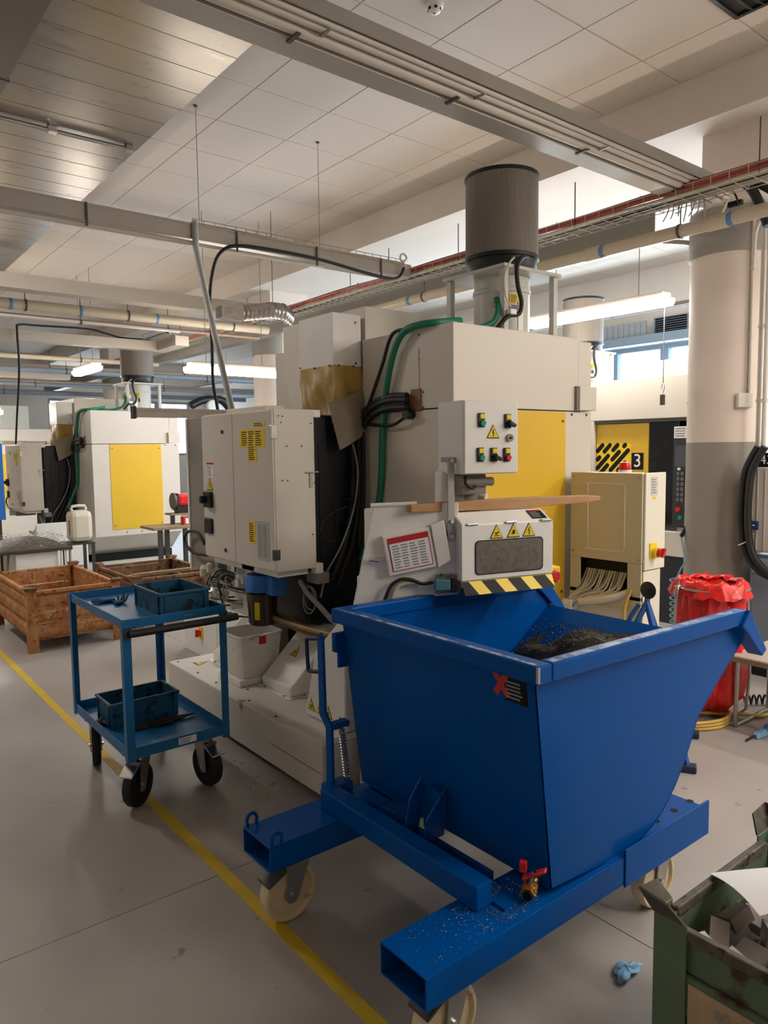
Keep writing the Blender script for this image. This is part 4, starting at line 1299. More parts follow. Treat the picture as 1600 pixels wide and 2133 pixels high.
# window: rounded plate and frame
wpts = []
for cx_, cz_, a0_ in ((.375, 1.228, 0), (.085, 1.228, 90), (.085, 1.125, 180), (.375, 1.125, 270)):
    for k in range(5):
        a = math.radians(a0_+k*22.5); wpts.append((cx_+.018*math.cos(a), cz_+.018*math.sin(a)))
wpts = [(a*1.0-.012, b_-.012) for a, b_ in wpts]
MB().hull([hd_((a, -.006, b_)) for a, b_ in wpts], [hd_((a, -.0075, b_)) for a, b_ in wpts]).build('window_seal', rubber, hood)
wi = [((a-.218)*.965+.218, (b_-1.165)*.93+1.165) for a, b_ in wpts]
MB().hull([hd_((a, -.0075, b_)) for a, b_ in wi], [hd_((a, -.0085, b_)) for a, b_ in wi]).build('window_pane', mesh_chip, hood)


def splash(r):
    return Vector(hd_((r.uniform(.07, .36), -.009, min(1.225, max(1.115, r.gauss(1.165, .035))))))


flakes('window_chips', chip_m, hood, 420, splash, .0022, 21)
for k, sx in enumerate((.155, .235, .31)):
    tri_sign(hood, Vector(hd_((sx, -.006, 1.262)))+NH*.0005, UH, (0, 0, 1), .062, ('hand', 'x', 'bolt')[k])
for sx in (.02, .20, .37):
    hbox(sx, sx+.05, -.012, .004, 1.296, 1.304).build('hinge', chrome if sx < .3 else steel, hood, bevel=.002)
sticker(hood, 'notice_label', Vector(hd_((hw-.05, .0375, 1.321)))+Vector((0, 0, .0012)), UH, Vector(hd_((0, .075, 1.342)))-Vector(hd_((0, 0, 1.30))), .07, .06, sign_black, rows=4, rm=print_grey, header=sign_red)
# hazard striped lip
lipz0, lipz1 = 1.022, 1.072
n_s = 7
sl = MB().hull([hd_(p) for p in ((0, -.03, lipz0), (hw, -.03, lipz0), (hw, -.026, lipz0), (0, -.026, lipz0))], [hd_(p) for p in ((0, -.004, lipz1), (hw, -.004, lipz1), (hw, .0, lipz1), (0, 0, lipz1))]).build('hazard_lip', sign_yellow, hood)
for k in range(4):
    x0 = -.035+k*.122
    q = []
    for a, t_ in ((x0, 1), (x0+.062, 1), (x0+.062+.035, 0), (x0+.035, 0)):
        a = max(0, min(hw, a)); z = lipz0+(lipz1-lipz0)*t_
        q.append(Vector(hd_((a, -.03+.026*t_-.0008, z))))
    MB().hull(q, [p+NH*.0006 for p in q]).build('black_stripe', sign_black, sl)
# side wing and emergency stop on the right of the hood
MB().hull([hd_(p) for p in ((.43, .16, 1.085), (.55, .16, 1.085), (.515, .16, 1.32), (.43, .16, 1.335))], [hd_(p) for p in ((.43, .18, 1.085), (.55, .18, 1.085), (.515, .18, 1.32), (.43, .18, 1.335))]).build('side_wing', white, cv, bevel=.003)
ec = (.50, .06, 1.045)
es = MB().hull([hd_(p) for p in ((.44, .10, 1.01), (.55, .10, 1.01), (.55, .16, 1.01), (.44, .16, 1.01))], [hd_(p) for p in ((.44, .10, 1.08), (.55, .10, 1.08), (.55, .16, 1.08), (.44, .16, 1.08))]).build('stop_box', sign_yellow, cv, bevel=.004)
MB().cyl(hd_((.50, .10, 1.045)), hd_((.50, .075, 1.045)), .012, n=14).build('stop_stem', sign_yellow, es, smooth=40)
MB().cyl(hd_((.50, .075, 1.045)), hd_((.50, .058, 1.045)), .027, .024, n=20).build('stop_button', red, es, bevel=.004)
# tilted document box on the cheek panel
ca, sa = math.cos(.175), math.sin(.175)
ua = PU*ca+Vector((0, 0, 1))*sa; va = Vector((0, 0, 1))*ca-PU*sa
dc = atp(852, 1147)
a = [dc+ua*sx*.098+va*sy*.082 for sx, sy in ((-1, -1), (1, -1), (1, 1), (-1, 1))]
dbo = MB().hull(a, [p+PN*.03 for p in a]).build('document_box', white, cv, bevel=.006)
ds = sticker(dbo, 'instruction_sheet', dc+PN*.0302+ua*.002, ua, va, .165, .135, sign_red)
sticker(dbo, 'instruction_text', dc+PN*.0318+ua*.002-va*.010, ua, va, .157, .108, paper, rows=9, cols=4, rm=print_grey, margin=.05)
pc_ = [dc+ua*x_+va*y_ for x_, y_ in ((.099, -.086), (.155, -.066), (.155, .098), (.099, .088))]
MB().hull([p+PN*.0 for p in pc_], [p+PN*.036 for p in pc_]).build('box_cover', white, dbo, bevel=.004)
q = atp(789, 1167); MB().cyl(q, q+PN*.02, .011, n=12).cyl(q+PN*.016, q+PN*.016-PU*.04+Vector((0, 0, .005)), .007, n=10).build('panel_latch', chrome, cv, smooth=40)
# limit switch with cable
q = atp(920, 1216, .02)
def pbox(c, w, h, d0, d1):
    r = [c+PU*sx*w/2+Vector((0, 0, 1))*sy*h/2 for sx, sy in ((-1, -1), (1, -1), (1, 1), (-1, 1))]
    return MB().hull([p+PN*d0 for p in r], [p+PN*d1 for p in r])
ls = pbox(q, .062, .044, 0, .035).build('limit_switch', teal, cv, bevel=.005)
pbox(atp(943, 1218, .02), .022, .05, 0, .032).build('switch_head', black, ls, bevel=.003)
pbox(atp(932, 1215, .0), .10, .075, 0, .02).build('switch_bracket', shade_grey, ls)
for u in (919, 938):
    c_ = atp(u, 1197, .021); MB().cyl(c_, c_+PN*.012, .008, n=6).build('bracket_bolt', chrome, ls)
MB().tube([atp(u, v, .025) for u, v in ((902, 1213), (880, 1216), (858, 1208), (835, 1207), (815, 1220), (804, 1244), (800, 1258))], .007, n=8).build('switch_cable', rubber, cv, smooth=50)
MB().tube([atp(u, v, .015) for u, v in ((880, 1214), (850, 1214), (828, 1222), (818, 1245), (815, 1258))], .010, n=8).build('cable_sleeve', tan, cv, smooth=50)
# post, bracket, control box
hbox(-.02, .10, .13, .20, 1.335, 1.51).build('control_post', white, cv, bevel=.015)
bx_ = hbox(0, .247, -.010, .196, 1.498, 1.787).build('control_box', white, cv, bevel=.004)
hbox(.002, .245, -.022, -.0105, 1.501, 1.784).build('box_door', white, bx_, bevel=.003)


def ath(u, v, yl):
    d = _ray(u, v); n_ = -NH
    t = (yl+(HO-Vector((0, 0, EYE))).dot(n_))/d.dot(n_)
    return Vector((0, 0, EYE))+d*t


VF = Vector((0, 0, 1)); UF = Vector((1, 0, 0))


def fbox(c, w, h, d0, d1):
    r = [c+UH*sx*w/2+VF*sy*h/2 for sx, sy in ((-1, -1), (1, -1), (1, 1), (-1, 1))]
    return MB().hull([p+NH*d0 for p in r], [p+NH*d1 for p in r])


def push(u, v, kind):
    c = ath(u, v, -.022)
    h = fbox(c, .030, .055, 0, .007).build('button_housing', black, bx_, bevel=.002)
    plate(c+NH*.0072+UH*.004+VF*.015, UH, VF, .02, .018, .0008).build('button_tag', sign_yellow, h)
    k = c+UH*.004-VF*.012
    if kind == 'sel':
        MB().obox(k+NH*.018+UH*.006, (.034, .022, .014), rz=A_, ry=.5).build('selector_knob', black, h, bevel=.003)
    else:
        MB().cyl(k+NH*.006, k+NH*.016, .0125, .0105, n=16).build('button_cap', {'g': mat('green_button', '0f9a78', .25), 'r': red}[kind], h, smooth=40)


push(1002, 875, 'g'); push(1057, 877, 'sel'); push(1000, 947, 'g'); push(1028, 947, 'sel'); push(1055, 947, 'r')
tri_sign(bx_, ath(1027, 901, -.0225), UH, VF, .058)
c_ = ath(1061, 912, -.022); kl = MB().cyl(c_, c_+NH*.01, .015, n=16).build('key_lock', shade_grey, bx_, smooth=40)
MB().cyl(c_+NH*.01, c_+NH*.013, .005, n=8).build('key_slot', sign_black, kl)
hbox(.03, .15, .06, .14, 1.415, 1.495).build('drive_motor', shade_grey, cv, bevel=.006)
MB().cyl(hd_((.03, .05, 1.465)), hd_((.17, .05, 1.465)), .018, n=12).build('motor_cover', shade_grey, cv, smooth=40)
hbox(.04, .16, .13, .19, 1.342, 1.415).build('motor_foot', shade_grey, cv, bevel=.004)
MB().tube([hd_(p) for p in ((.04, .04, 1.49), (.03, .02, 1.46), (.06, .02, 1.44), (.09, .05, 1.45))], .006, n=6).build('motor_cable', rubber, cv, smooth=50)
MB().cyl(hd_((.17, .14, 1.40)), hd_((.185, .12, 1.395)), .018, n=12).build('motor_plug', jerry, cv, smooth=40)
# flat steel strap bolted across
hbox(-.036, -.006, .046, .052, 1.235, 1.565).build('flat_strap', steel, cv, bevel=.002)
hbox(-.006, .004, .046, .16, 1.545, 1.565).build('strap_tab', steel, cv)
hbox(-.03, -.012, .052, .10, 1.25, 1.27).build('strap_spacer', steel, cv)
for zz in (1.553, 1.31, 1.25):
    p = Vector(hd_((-.021, .046, zz))); MB().cyl(p, p+NH*.008, .009, n=6).build('strap_bolt', chrome, cv)
# tapered wooden bar resting on top
L0 = Vector(hd_((-.185, .095, 1.366))); L1 = Vector(hd_((.755, .10, 1.372)))
wd = MB()
ring = []
for t_, w_, h_ in ((0, .030, .030), (.06, .034, .034), (.16, .042, .040), (.35, .044, .042), (.65, .044, .042), (.92, .04, .032), (1, .02, .02)):
    p = L0.lerp(L1, t_)
    ring.append([p+Vector((0, -w_/2, -h_/2)), p+Vector((0, w_/2, -h_/2)), p+Vector((0, w_/2, h_/2)), p+Vector((0, -w_/2, h_/2))])
vs = [p for r_ in ring for p in r_]
wd._add(vs, [(k*4+i, k*4+(i+1) % 4, (k+1)*4+(i+1) % 4, (k+1)*4+i) for k in range(len(ring)-1) for i in range(4)] + [(3, 2, 1, 0), (24, 25, 26, 27)])
wd.build('wooden_bar', wood, bevel=.004, label='rough tapered wooden bar lying across the top of the chip conveyor', cat='wooden bar')

# ------------------------------------------------------------------ tan control cabinet
tc = thing('control_cabinet', 'tan and ivory control cabinet with red beacon and loose cables below', 'control cabinet', (3.6, 2.42, 0))
ty0, ty1, tx0, tx1 = 2.19, 2.655, 3.50, 3.71
B('body', tan_light, tc, tx0+.012, tx1-.02, ty0+.004, ty1-.01, .968, 1.452, bevel=.006)
fr = MB()
out = [(ty0, .60), (ty1, .60), (ty1, 1.455), (ty0, 1.455)]
# front sheet with a rounded cut-out for cables: built as frame pieces
fs = MB().box(tx0, tx0+.012, ty0, ty1, .965, 1.455).build('front_sheet', tan, tc, bevel=.004)
B('sheet_leg', tan, tc, tx0, tx0+.012, ty0, ty0+.085, .76, .965, bevel=.003)
B('sheet_leg', tan, tc, tx0, tx0+.012, ty1-.07, ty1, .76, .965, bevel=.003)
B('sheet_sill', tan, tc, tx0, tx0+.012, ty0, ty1, .70, .785, bevel=.003)
MB().tube([(tx0, ty1-.11, 1.395), (tx0, ty0+.12, 1.395), (tx0, ty0+.105, 1.385), (tx0, ty0+.105, 1.035), (tx0, ty0+.12, 1.02), (tx0, ty1-.11, 1.02), (tx0, ty1-.12, 1.035), (tx0, ty1-.12, 1.385), (tx0, ty1-.11, 1.395)], .004, n=6, smooth=0).build('pressed_rib', tan_light, fs, smooth=60)
screws(fs, [(tx0, ty0+.02, 1.43), (tx0, ty1-.02, 1.43), (tx0, ty0+.02, .985), (tx0, ty1-.02, 1.0)], 'x', steel, r=.007)
B('side_door', tan_light, tc, tx0+.014, tx1, ty0-.012, ty0+.003, .93, 1.457, bevel=.004)
B('lower_side', tan_light, tc, tx0+.014, tx1-.03, ty0-.006, ty0+.003, .45, .925, bevel=.003)
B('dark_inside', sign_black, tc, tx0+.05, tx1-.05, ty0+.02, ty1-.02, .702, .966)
B('plinth', tan_light, tc, tx0+.02, tx1-.02, ty0+.01, ty1-.01, 0.0, .70, bevel=.006)
sticker(tc, 'rating_plate', (3.595, ty0-.0125, 1.385), UF, VF, .06, .10, mat('silver_plate', 'c9c9c9', .5), rows=6, rm=print_grey)
sticker(tc, 'yellow_tag', (3.595, ty0-.0125, 1.322), UF, VF, .03, .015, sign_yellow)
c_ = aty(1360, 1150, ty0-.012)
ms = MB().box(c_[0]-.035, c_[0]+.03, ty0-.018, ty0-.012, c_[2]-.035, c_[2]+.05).build('switch_plate', sign_yellow, tc)
MB().cyl((c_[0], ty0-.018, c_[2]), (c_[0], ty0-.045, c_[2]), .028, n=18).build('switch_base', sign_yellow, ms, smooth=40)
MB().cyl((c_[0]+.004, ty0-.045, c_[2]), (c_[0]+.004, ty0-.065, c_[2]), .024, n=18).build('switch_knob', red, ms, smooth=40)
MB().obox((c_[0]+.004, ty0-.073, c_[2]), (.014, .016, .05), ry=.5).build('switch_grip', red, ms)
bxy = aty(1283, 985, 2.38)
bcn = MB().lathe((3.58, 2.352, 1.4575), [(.036, 0), (.036, .012)], n=20).build('beacon_base', white, tc, smooth=40)
MB().lathe((3.58, 2.352, 1.4575), [(.033, .012), (.033, .03), (.026, .052), (.018, .056), (.001, .057)], n=20).build('beacon_lens', red_clear, bcn, smooth=40)
rng = random.Random(5)
for k in range(16):
    yy = ty1-.09-k*.017; zz = .86
    end = (3.46-.02*rng.random(), ty1-.02-.012*rng.random(), .70-.012*k % .05)
    MB().tube([(3.545, yy, .90), (3.525, yy+.005, .84+.02*rng.random()), (3.50, yy+.03, .80-.02*rng.random()), (3.475, (yy+end[1])/2+.03, .755-.02*rng.random()), end], .0065, n=6).build('cable', cable_ivory if k % 4 else cable_grey, tc, smooth=50)
MB().tube([(3.49, ty1-.03, .70), (3.47, 2.5, .725), (3.48, 2.36, .76), (3.53, 2.27, .80)], .022, n=8).build('cable_trunk', tan_light, tc, smooth=50)
MB().tube([(3.53, 2.24, .85), (3.49, 2.25, .80), (3.475, 2.27, .72), (3.475, 2.275, .60)], .009, n=8).build('cable', hose_yellow, tc, smooth=50)
B('cable_clamp', white, tc, 3.44, 3.50, 2.60, 2.665, .66, .715, bevel=.004)

# ------------------------------------------------------------------ blue tripod stand with black pad
ts = thing('tripod_stand', 'blue tripod stand with black oval pad behind the bin nose', 'stand', (3.36, 2.02, 0))
top = Vector((3.35, 2.06, .80))
for q in ((3.325, 1.81, .03), (3.74, 2.02, .03), (3.08, 2.30, .03)):
    q = Vector(q)
    l_ = MB().bar(top, q, .024, .024).build('stand_leg', stand_blue, ts, bevel=.003)
    MB().obox((q.x, q.y, .018), (.06, .09, .036), rz=.5).build('foot_pad', mat('navy_foot', '1b2c4a', .5), l_, bevel=.008)
MB().lathe((3.335, 2.045, .868), [(.001, -.016), (.03, -.014), (.045, 0), (.03, .014), (.001, .016)], n=24, axis='x').build('oval_pad', black, ts, smooth=50)
MB().bar(top, (3.345, 2.05, .85), .02, .02).build('pad_stem', stand_blue, ts)
MB().tube([(3.33, 2.09, .79), (3.30, 2.13, .70), (3.32, 2.12, .62), (3.37, 2.06, .60)], .012, n=8).build('strap', stand_blue, ts, smooth=50)

# ------------------------------------------------------------------ red bag in its wire stand
rb = thing('bag_stand', 'red plastic rubbish bag on a bent wire stand before the column', 'rubbish bag', (4.14, 2.13, 0))
CX, CY = 4.14, 2.13


def bag(u, w_):
    a = u*2*math.pi
    z = .79*(1-w_)+.035*w_
    r = .165+.03*math.sin(w_*2.6)-.03*w_**3
    wr_ = .012*math.sin(a*7+3*w_)+.008*math.sin(a*13-5*w_)+.006*math.sin(a*23+9*w_)
    if w_ < .12: wr_ *= 1.6
    if w_ > .9: r *= 1-(w_-.9)*6
    return (CX+(r+wr_)*math.cos(a), CY+(r+wr_)*math.sin(a), max(.012, z+.01*math.sin(a*5)*(1-w_)))


MB().grid(bag, 72, 26).build('bag', bag_red, rb, smooth=70)


def cuff(u, w_):
    a = u*2*math.pi
    r = .15+.075*w_+.010*math.sin(a*3+2)*w_+.006*math.sin(a*11+w_*3)+.004*math.sin(a*19-w_*5)
    z = .80+.028*math.sin(w_*math.pi)-.065*w_*w_+.007*math.sin(a*8+w_*4)+.006*math.sin(a*17+w_*9)
    return (CX+r*math.cos(a), CY+r*math.sin(a), z)


MB().grid(cuff, 72, 8).build('folded_cuff', bag_red, rb, smooth=70, solid=.002)


def inner(u, w_):
    a = u*2*math.pi
    r = .16*(1-w_)+.004
    return (CX+r*math.cos(a), CY+r*math.sin(a), .79-.05*math.sin(w_*1.5)+.012*math.sin(a*7+w_*9))


MB().grid(inner, 60, 8).build('bag_mouth', bag_red, rb, smooth=70)
MB().tube([(CX+.205*math.cos(a), CY+.205*math.sin(a), .775) for a in [i*math.pi/16 for i in range(33)]], .007, n=8, smooth=0).build('hoop', steel, rb, smooth=50)
for a in (-.55, 2.7):
    x_, y_ = CX+.21*math.cos(a), CY+.21*math.sin(a)
    MB().tube([(x_, y_, .78), (x_+.02*math.cos(a), y_+.02*math.sin(a), .72), (x_+.03*math.cos(a), y_+.03*math.sin(a), .02), (CX, CY+.05, .012)], .010, n=8, smooth=3).build('stand_wire', steel, rb, smooth=50)

# low bench with bent tube legs
be = thing('bench', 'low wooden bench on bent steel tube legs at the right edge', 'bench', (4.25, 1.65, 0))
B('seat_board', mat('grey_laminate', 'b5aca6', .5, var=.05), be, 4.03, 4.55, 1.20, 1.955, .412, .424, bevel=.003)
B('seat_edge', plywood, be, 4.008, 4.03, 1.20, 1.955, .392, .424, bevel=.004)
for yy in (1.93, 1.28):
    MB().tube([(4.07, yy, .41), (4.07, yy, .35), (4.065, yy, .03), (4.085, yy, .014), (4.12, yy, .012), (4.42, yy, .012), (4.455, yy, .014), (4.47, yy, .03), (4.47, yy, .35), (4.47, yy, .41)], .012, n=10, smooth=3).build('tube_leg', steel, be, smooth=50)

# yellow hose coil on the floor
hc = []
for i in range(150):
    a = i/149*3*2*math.pi+2.2; r_ = .20+.012*math.sin(i*.37)+.008*(i/149)
    hc.append((4.0+r_*math.cos(a)*1.05, 2.14+r_*math.sin(a)*.8, .0105+.018*(i//50)))
hc += [(4.2, 1.98, .03), (4.32, 1.90, .012), (4.5, 1.84, .012), (4.75, 1.74, .012), (5.1, 1.62, .012)]
MB().tube(hc, .010, n=8, smooth=0).build('yellow_hose', hose_yellow, smooth=50, label='pale yellow hose coiled on the floor under the red bag', cat='hose')
# black spiral hose and blow gun
pts = []
for i in range(90):
    t_ = i/89; a = t_*6*2*math.pi
    pts.append((4.47+.10*t_+.0*a, 2.06-.17*t_+.0, .036+.0) if False else (4.44+.16*t_+.028*math.cos(a)*.4, 2.075-.13*t_+.028*math.cos(a)*.3, .036+.028*math.sin(a)))
pts += [(4.62, 1.92, .02), (4.45, 1.84, .012), (4.25, 1.80, .02)]
MB().tube(pts, .006, n=6, smooth=0).build('spiral_hose', rubber, smooth=50, label='short black spiral air hose on the floor beside the bench leg', cat='hose')
gn = thing('blow_gun', 'blue air blow gun lying on the floor near the bench', 'blow gun', (4.03, 1.79, 0))
MB().hull([(3.97, 1.76, .004), (4.08, 1.75, .004), (4.09, 1.79, .004), (3.98, 1.80, .004)], [(3.98, 1.765, .03), (4.07, 1.757, .036), (4.08, 1.785, .036), (3.985, 1.795, .03)]).build('body', glove_pale, gn, bevel=.006)
MB().bar((4.07, 1.77, .02), (4.16, 1.80, .02), .024, .022).build('handle', stand_blue, gn, bevel=.004)
MB().cyl((3.975, 1.78, .018), (3.90, 1.79, .010), .006, n=8).build('nozzle', black, gn)
MB().tube([(4.15, 1.80, .02), (4.22, 1.80, .03), (4.26, 1.80, .04), (4.28, 1.83, .012)], .006, n=6).build('hose_tail', rubber, gn, smooth=50)

# ------------------------------------------------------------------ conduits and boxes on the near column
COLC = Vector((5.40, 2.70)); CR = .27


def atcol(u, v, r=CR):
    d = _ray(u, v)
    a = d.x*d.x+d.y*d.y; b_ = -2*(d.x*COLC.x+d.y*COLC.y); c = COLC.x**2+COLC.y**2-r*r
    q = b_*b_-4*a*c
    t_ = (-b_-math.sqrt(max(0, q)))/(2*a)
    return (t_*d.x, t_*d.y, EYE+t_*d.z)


c1 = thing('column_conduit', 'thin pale conduit running down the column to a small square box', 'conduit', (5.2, 2.5, 2.0))
q1, q0 = atcol(1561, 822, CR+.012), atcol(1572, 400, CR+.014)
MB().cyl(q0, q1, .011, n=10).build('pipe', conduit, c1, smooth=50)
for v in (560, 700, 805):
    MB().lathe(atcol(1561+(822-v)*.026, v, CR+.012), [(.016, -.008), (.016, .008)], n=12).build('clip', conduit, c1)
b0 = atcol(1550, 834, CR+.012)
MB().obox((b0[0]-.004, b0[1]-.004, b0[2]), (.04, .11, .10), rz=math.radians(55)).build('square_box', conduit, c1, bevel=.006)
for k, (u, lab) in enumerate(((1580, 'pale conduit on the column just right of the small square box'), (1592, 'pale conduit on the column nearest the right picture edge'))):
    t_ = thing('column_conduit', lab, 'conduit', (5.25, 2.42, 1.5))
    x_ = 5.13-.03*k; p0 = atx(u+9, 420, x_+.03); p1 = atx(u-2, 948, x_+.03)
    MB().cyl((p1[0], p1[1], p0[2]), p1, .016, n=12).build('pipe', conduit, t_, smooth=50)
    for zz in (2.4, 1.9):
        MB().lathe((p1[0], p1[1], zz), [(.021, -.01), (.021, .01)], n=12).build('clip', conduit, t_)
c3 = thing('column_conduit', 'grey steel conduit with clamps along the left edge of the column', 'conduit', (5.25, 2.97, 1.5))
p0, p1 = atx(1446, 520, 5.25), atx(1433, 1090, 5.25)
MB().cyl((p1[0], p1[1], p0[2]), p1, .017, n=12).build('pipe', mat('grey_conduit_paint', '9a928a', .5), c3, smooth=50)
MB().tube([(p1[0], p1[1], p0[2]), (p1[0]-.01, p1[1]+.03, p0[2]+.05), (p1[0]-.05, p1[1]+.22, p0[2]+.10)], .017, n=10).build('elbow', MATS['grey_conduit_paint'], c3, smooth=50)
for v in (658, 840, 1064):
    q = atx(1441-(v-658)*.018, v, 5.25); MB().lathe((p1[0], p1[1], q[2]), [(.024, -.012), (.024, .012)], n=12).build('clamp', dark_steel, c3)
MB().tube([p1, (p1[0]-.02, p1[1]+.0, p1[2]-.03), (p1[0]-.04, p1[1]+.03, p1[2]-.10)], .016, n=8).build('cable_end', rubber, c3, smooth=50)
# distribution box with thick black cables
eb = thing('distribution_box', 'grey electric distribution box with blue tag right of the column', 'electric box', (5.2, 2.2, .86))
B('body', mat('box_grey', 'bdb6ad', .5, var=.03), eb, 5.10, 5.28, 1.95, 2.378, .866, 1.445, bevel=.008)
for yy in (2.36, 2.32, 2.27):
    B('lid_ridge', MATS['box_grey'], eb, 5.094, 5.10, yy-.01, yy, .88, 1.43, bevel=.002)
c_ = atx(1571, 1094, 5.094); B('blue_tag', sky_blue_tag, eb, 5.086, 5.094, c_[1]-.032, c_[1]+.032, c_[2]-.03, c_[2]+.03, bevel=.003)
plate((5.0855, c_[1], c_[2]), UL, VL, .018, .008, .0008).build('tag_print', paper, eb)
MB().box(5.28, 5.36, 2.30, 2.46, .95, 1.35).build('wall_bracket', dark_steel, eb)
nb = MB().box(5.11, 5.118, 2.20, 2.34, 1.447, 1.545).build('number_plate', sign_black, eb)
text_mb('43', (5.1095, 2.27, 1.495), UL, VL, .085, .001).build('number', paper, nb)
for k, off in enumerate((0, 14)):
    MB().tube([atx(u+off, v, 5.06-.02*k) for u, v in ((1580, 930), (1565, 955), (1552, 985), (1546, 1030), (1544, 1080), (1548, 1130), (1560, 1165), (1585, 1192), (1610, 1205))], .024, n=10).build('power_cable', rubber, eb, smooth=50)
MB().tube([atx(1538, 1136, 5.04), atx(1556, 1128, 5.03)], .004, n=6).build('cable_tie', paper, eb)

# grey steel cupboard low behind the bag
cu = thing('tool_cupboard', 'grey blue steel cupboard standing behind the red bag at right', 'cupboard', (5.3, 2.1, 0))
B('body', mat('cupboard_grey', '6d7684', .5), cu, 5.12, 5.5, 1.80, 2.36, 0.0, .84, bevel=.006)
B('door', MATS['cupboard_grey'], cu, 5.11, 5.12, 1.82, 2.34, .08, .70, bevel=.004)
B('drawer_front', mat('cupboard_light', '9aa3ad', .5), cu, 5.108, 5.12, 1.82, 2.34, .72, .82, bevel=.004)
B('handle', dark_steel, cu, 5.09, 5.11, 2.0, 2.2, .765, .78, bevel=.003)
B('plinth_gap', sign_black, cu, 5.115, 5.12, 1.82, 2.34, 0.0, .07)
# column-side spiral air hose
sp = []
for i in range(110):
    t_ = i/109; a = t_*9*2*math.pi
    b0 = Vector(aty(1405, 1205+t_*110, 2.78))
    sp.append((b0.x+.03*math.cos(a), b0.y+.03*math.sin(a), b0.z))
q = Vector(aty(1428, 1170, 2.80)); qc = atx(1433, 1090, 5.25)
sp = [(qc[0]-.04, qc[1]+.03, qc[2]-.10), tuple(q), tuple(q.lerp(Vector(sp[0]), .5)+Vector((0, 0, .01)))] + sp
MB().tube(sp, .006, n=6, smooth=0).build('coiled_air_hose', mat('blue_grey_hose', '5d7f95', .4), smooth=50, label='blue grey coiled air hose hanging between tan cabinet and column', cat='hose')
# ------------------------------------------------------------------ overhead services
def s_pipe(name, label, cat, y, z, x0, x1, r, m, bands=(), clips=(), group=None, n=14):
    t = thing(name, label, cat, ((x0+x1)/2, y, z-r), group=group)
    MB().cyl((x0, y, z), (x1, y, z), r, n=n).build('pipe', m, t, smooth=50)
    for b_ in bands:
        MB().cyl((b_-.014, y, z), (b_+.014, y, z), r+.002, n=n).build('blue_band', mat('band_blue', '5b86b4', .5), t, smooth=50)
    for c in clips:
        MB().cyl((c-.008, y, z), (c+.008, y, z), r+.006, n=n).cyl((c, y, z+r), (c, y, z+r+.22), .004, n=6).build('hanger', dark_steel, t)
    return t


def t_pipe(name, label, cat, x, z, y0, y1, r, m, bands=(), clips=(), group=None, n=14):
    t = thing(name, label, cat, (x, (y0+y1)/2, z-r), group=group)
    MB().cyl((x, y0, z), (x, y1, z), r, n=n).build('pipe', m, t, smooth=50)
    for b_ in bands:
        MB().cyl((x, b_-.016, z), (x, b_+.016, z), r+.002, n=n).build('blue_band', mat('band_blue', '5b86b4', .5), t, smooth=50)
        MB().cyl((x, b_+.017, z), (x, b_+.15, z), r+.006, n=n).build('coupling', m, t, smooth=50)
    for c in clips:
        MB().cyl((x, c-.008, z), (x, c+.008, z), r+.006, n=n).cyl((x, c, z+r), (x, c, z+r+.10), .004, n=6).build('hanger', dark_steel, t)
    return t


# near trunking: open channel with two conduits, running from the upper left to the column
t1 = thing('cable_trunking', 'near grey metal trunking with conduits crossing the ceiling diagonally to the column', 'trunking', (2.6, 2.5, 3.15))
B('box', trunk, t1, -.2, 4.74, 2.50, 2.62, 3.16, 3.26, bevel=.003)
B('back_web', beam_grey, t1, -.2, 4.74, 2.36, 2.50, 3.255, 3.26)
B('edge_flange', beam_grey, t1, -.2, 4.74, 2.36, 2.366, 3.20, 3.255)
for yy, r_, zz in ((2.468, .023, 3.185), (2.42, .017, 3.195), (2.388, .012, 3.20)):
    MB().tube([(-.2, yy, zz), (4.40, yy, zz), (4.52, yy-.005, zz), (4.6, yy-.05, zz+.005), (4.64, yy-.13, zz+.015)], r_, n=12, smooth=3).build('conduit', conduit, t1, smooth=50)
for xx in (.9, 1.55, 2.38, 3.33, 4.28):
    MB().box(xx, xx+.018, 2.44, 2.52, 3.153, 3.160).build('clip', dark_steel, t1)
    MB().box(xx+.1, xx+.112, 2.375, 2.44, 3.172, 3.178).build('clip', steel, t1)

# second trunking further back with a wire basket on top
t2 = thing('cable_trunking', 'grey trunking with a white conduit beneath it above the main machine', 'trunking', (2.2, 5.1, 3.08))
B('channel', trunk, t2, -.5, 4.30, 4.99, 5.17, 3.10, 3.21, bevel=.003)
B('cover_lip', trunk, t2, -.5, 4.30, 4.985, 4.99, 3.195, 3.205)
MB().cyl((-.5, 5.02, 3.075), (2.3, 5.02, 3.075), .018, n=10).build('conduit', conduit, t2, smooth=50)
MB().cyl((2.3, 5.03, 3.075), (3.4, 5.03, 3.075), .014, n=10).build('conduit', conduit, t2, smooth=50)
for xx in (1.53, 2.6, 3.3, 3.95):
    MB().box(xx, xx+.015, 4.98, 4.985, 3.06, 3.21).build('strap', dark_steel, t2)
for xx, yt in ((2.36, 5.08), (3.40, 5.08)):
    MB().cyl((xx, yt, 3.21), (xx, yt, ZC), .0028, n=6).build('hanger_wire', beam_grey, t2)
    MB().cyl((xx, yt, ZC-.008), (xx, yt, ZC), .014, n=10).build('ceiling_plate', dark_steel, t2)


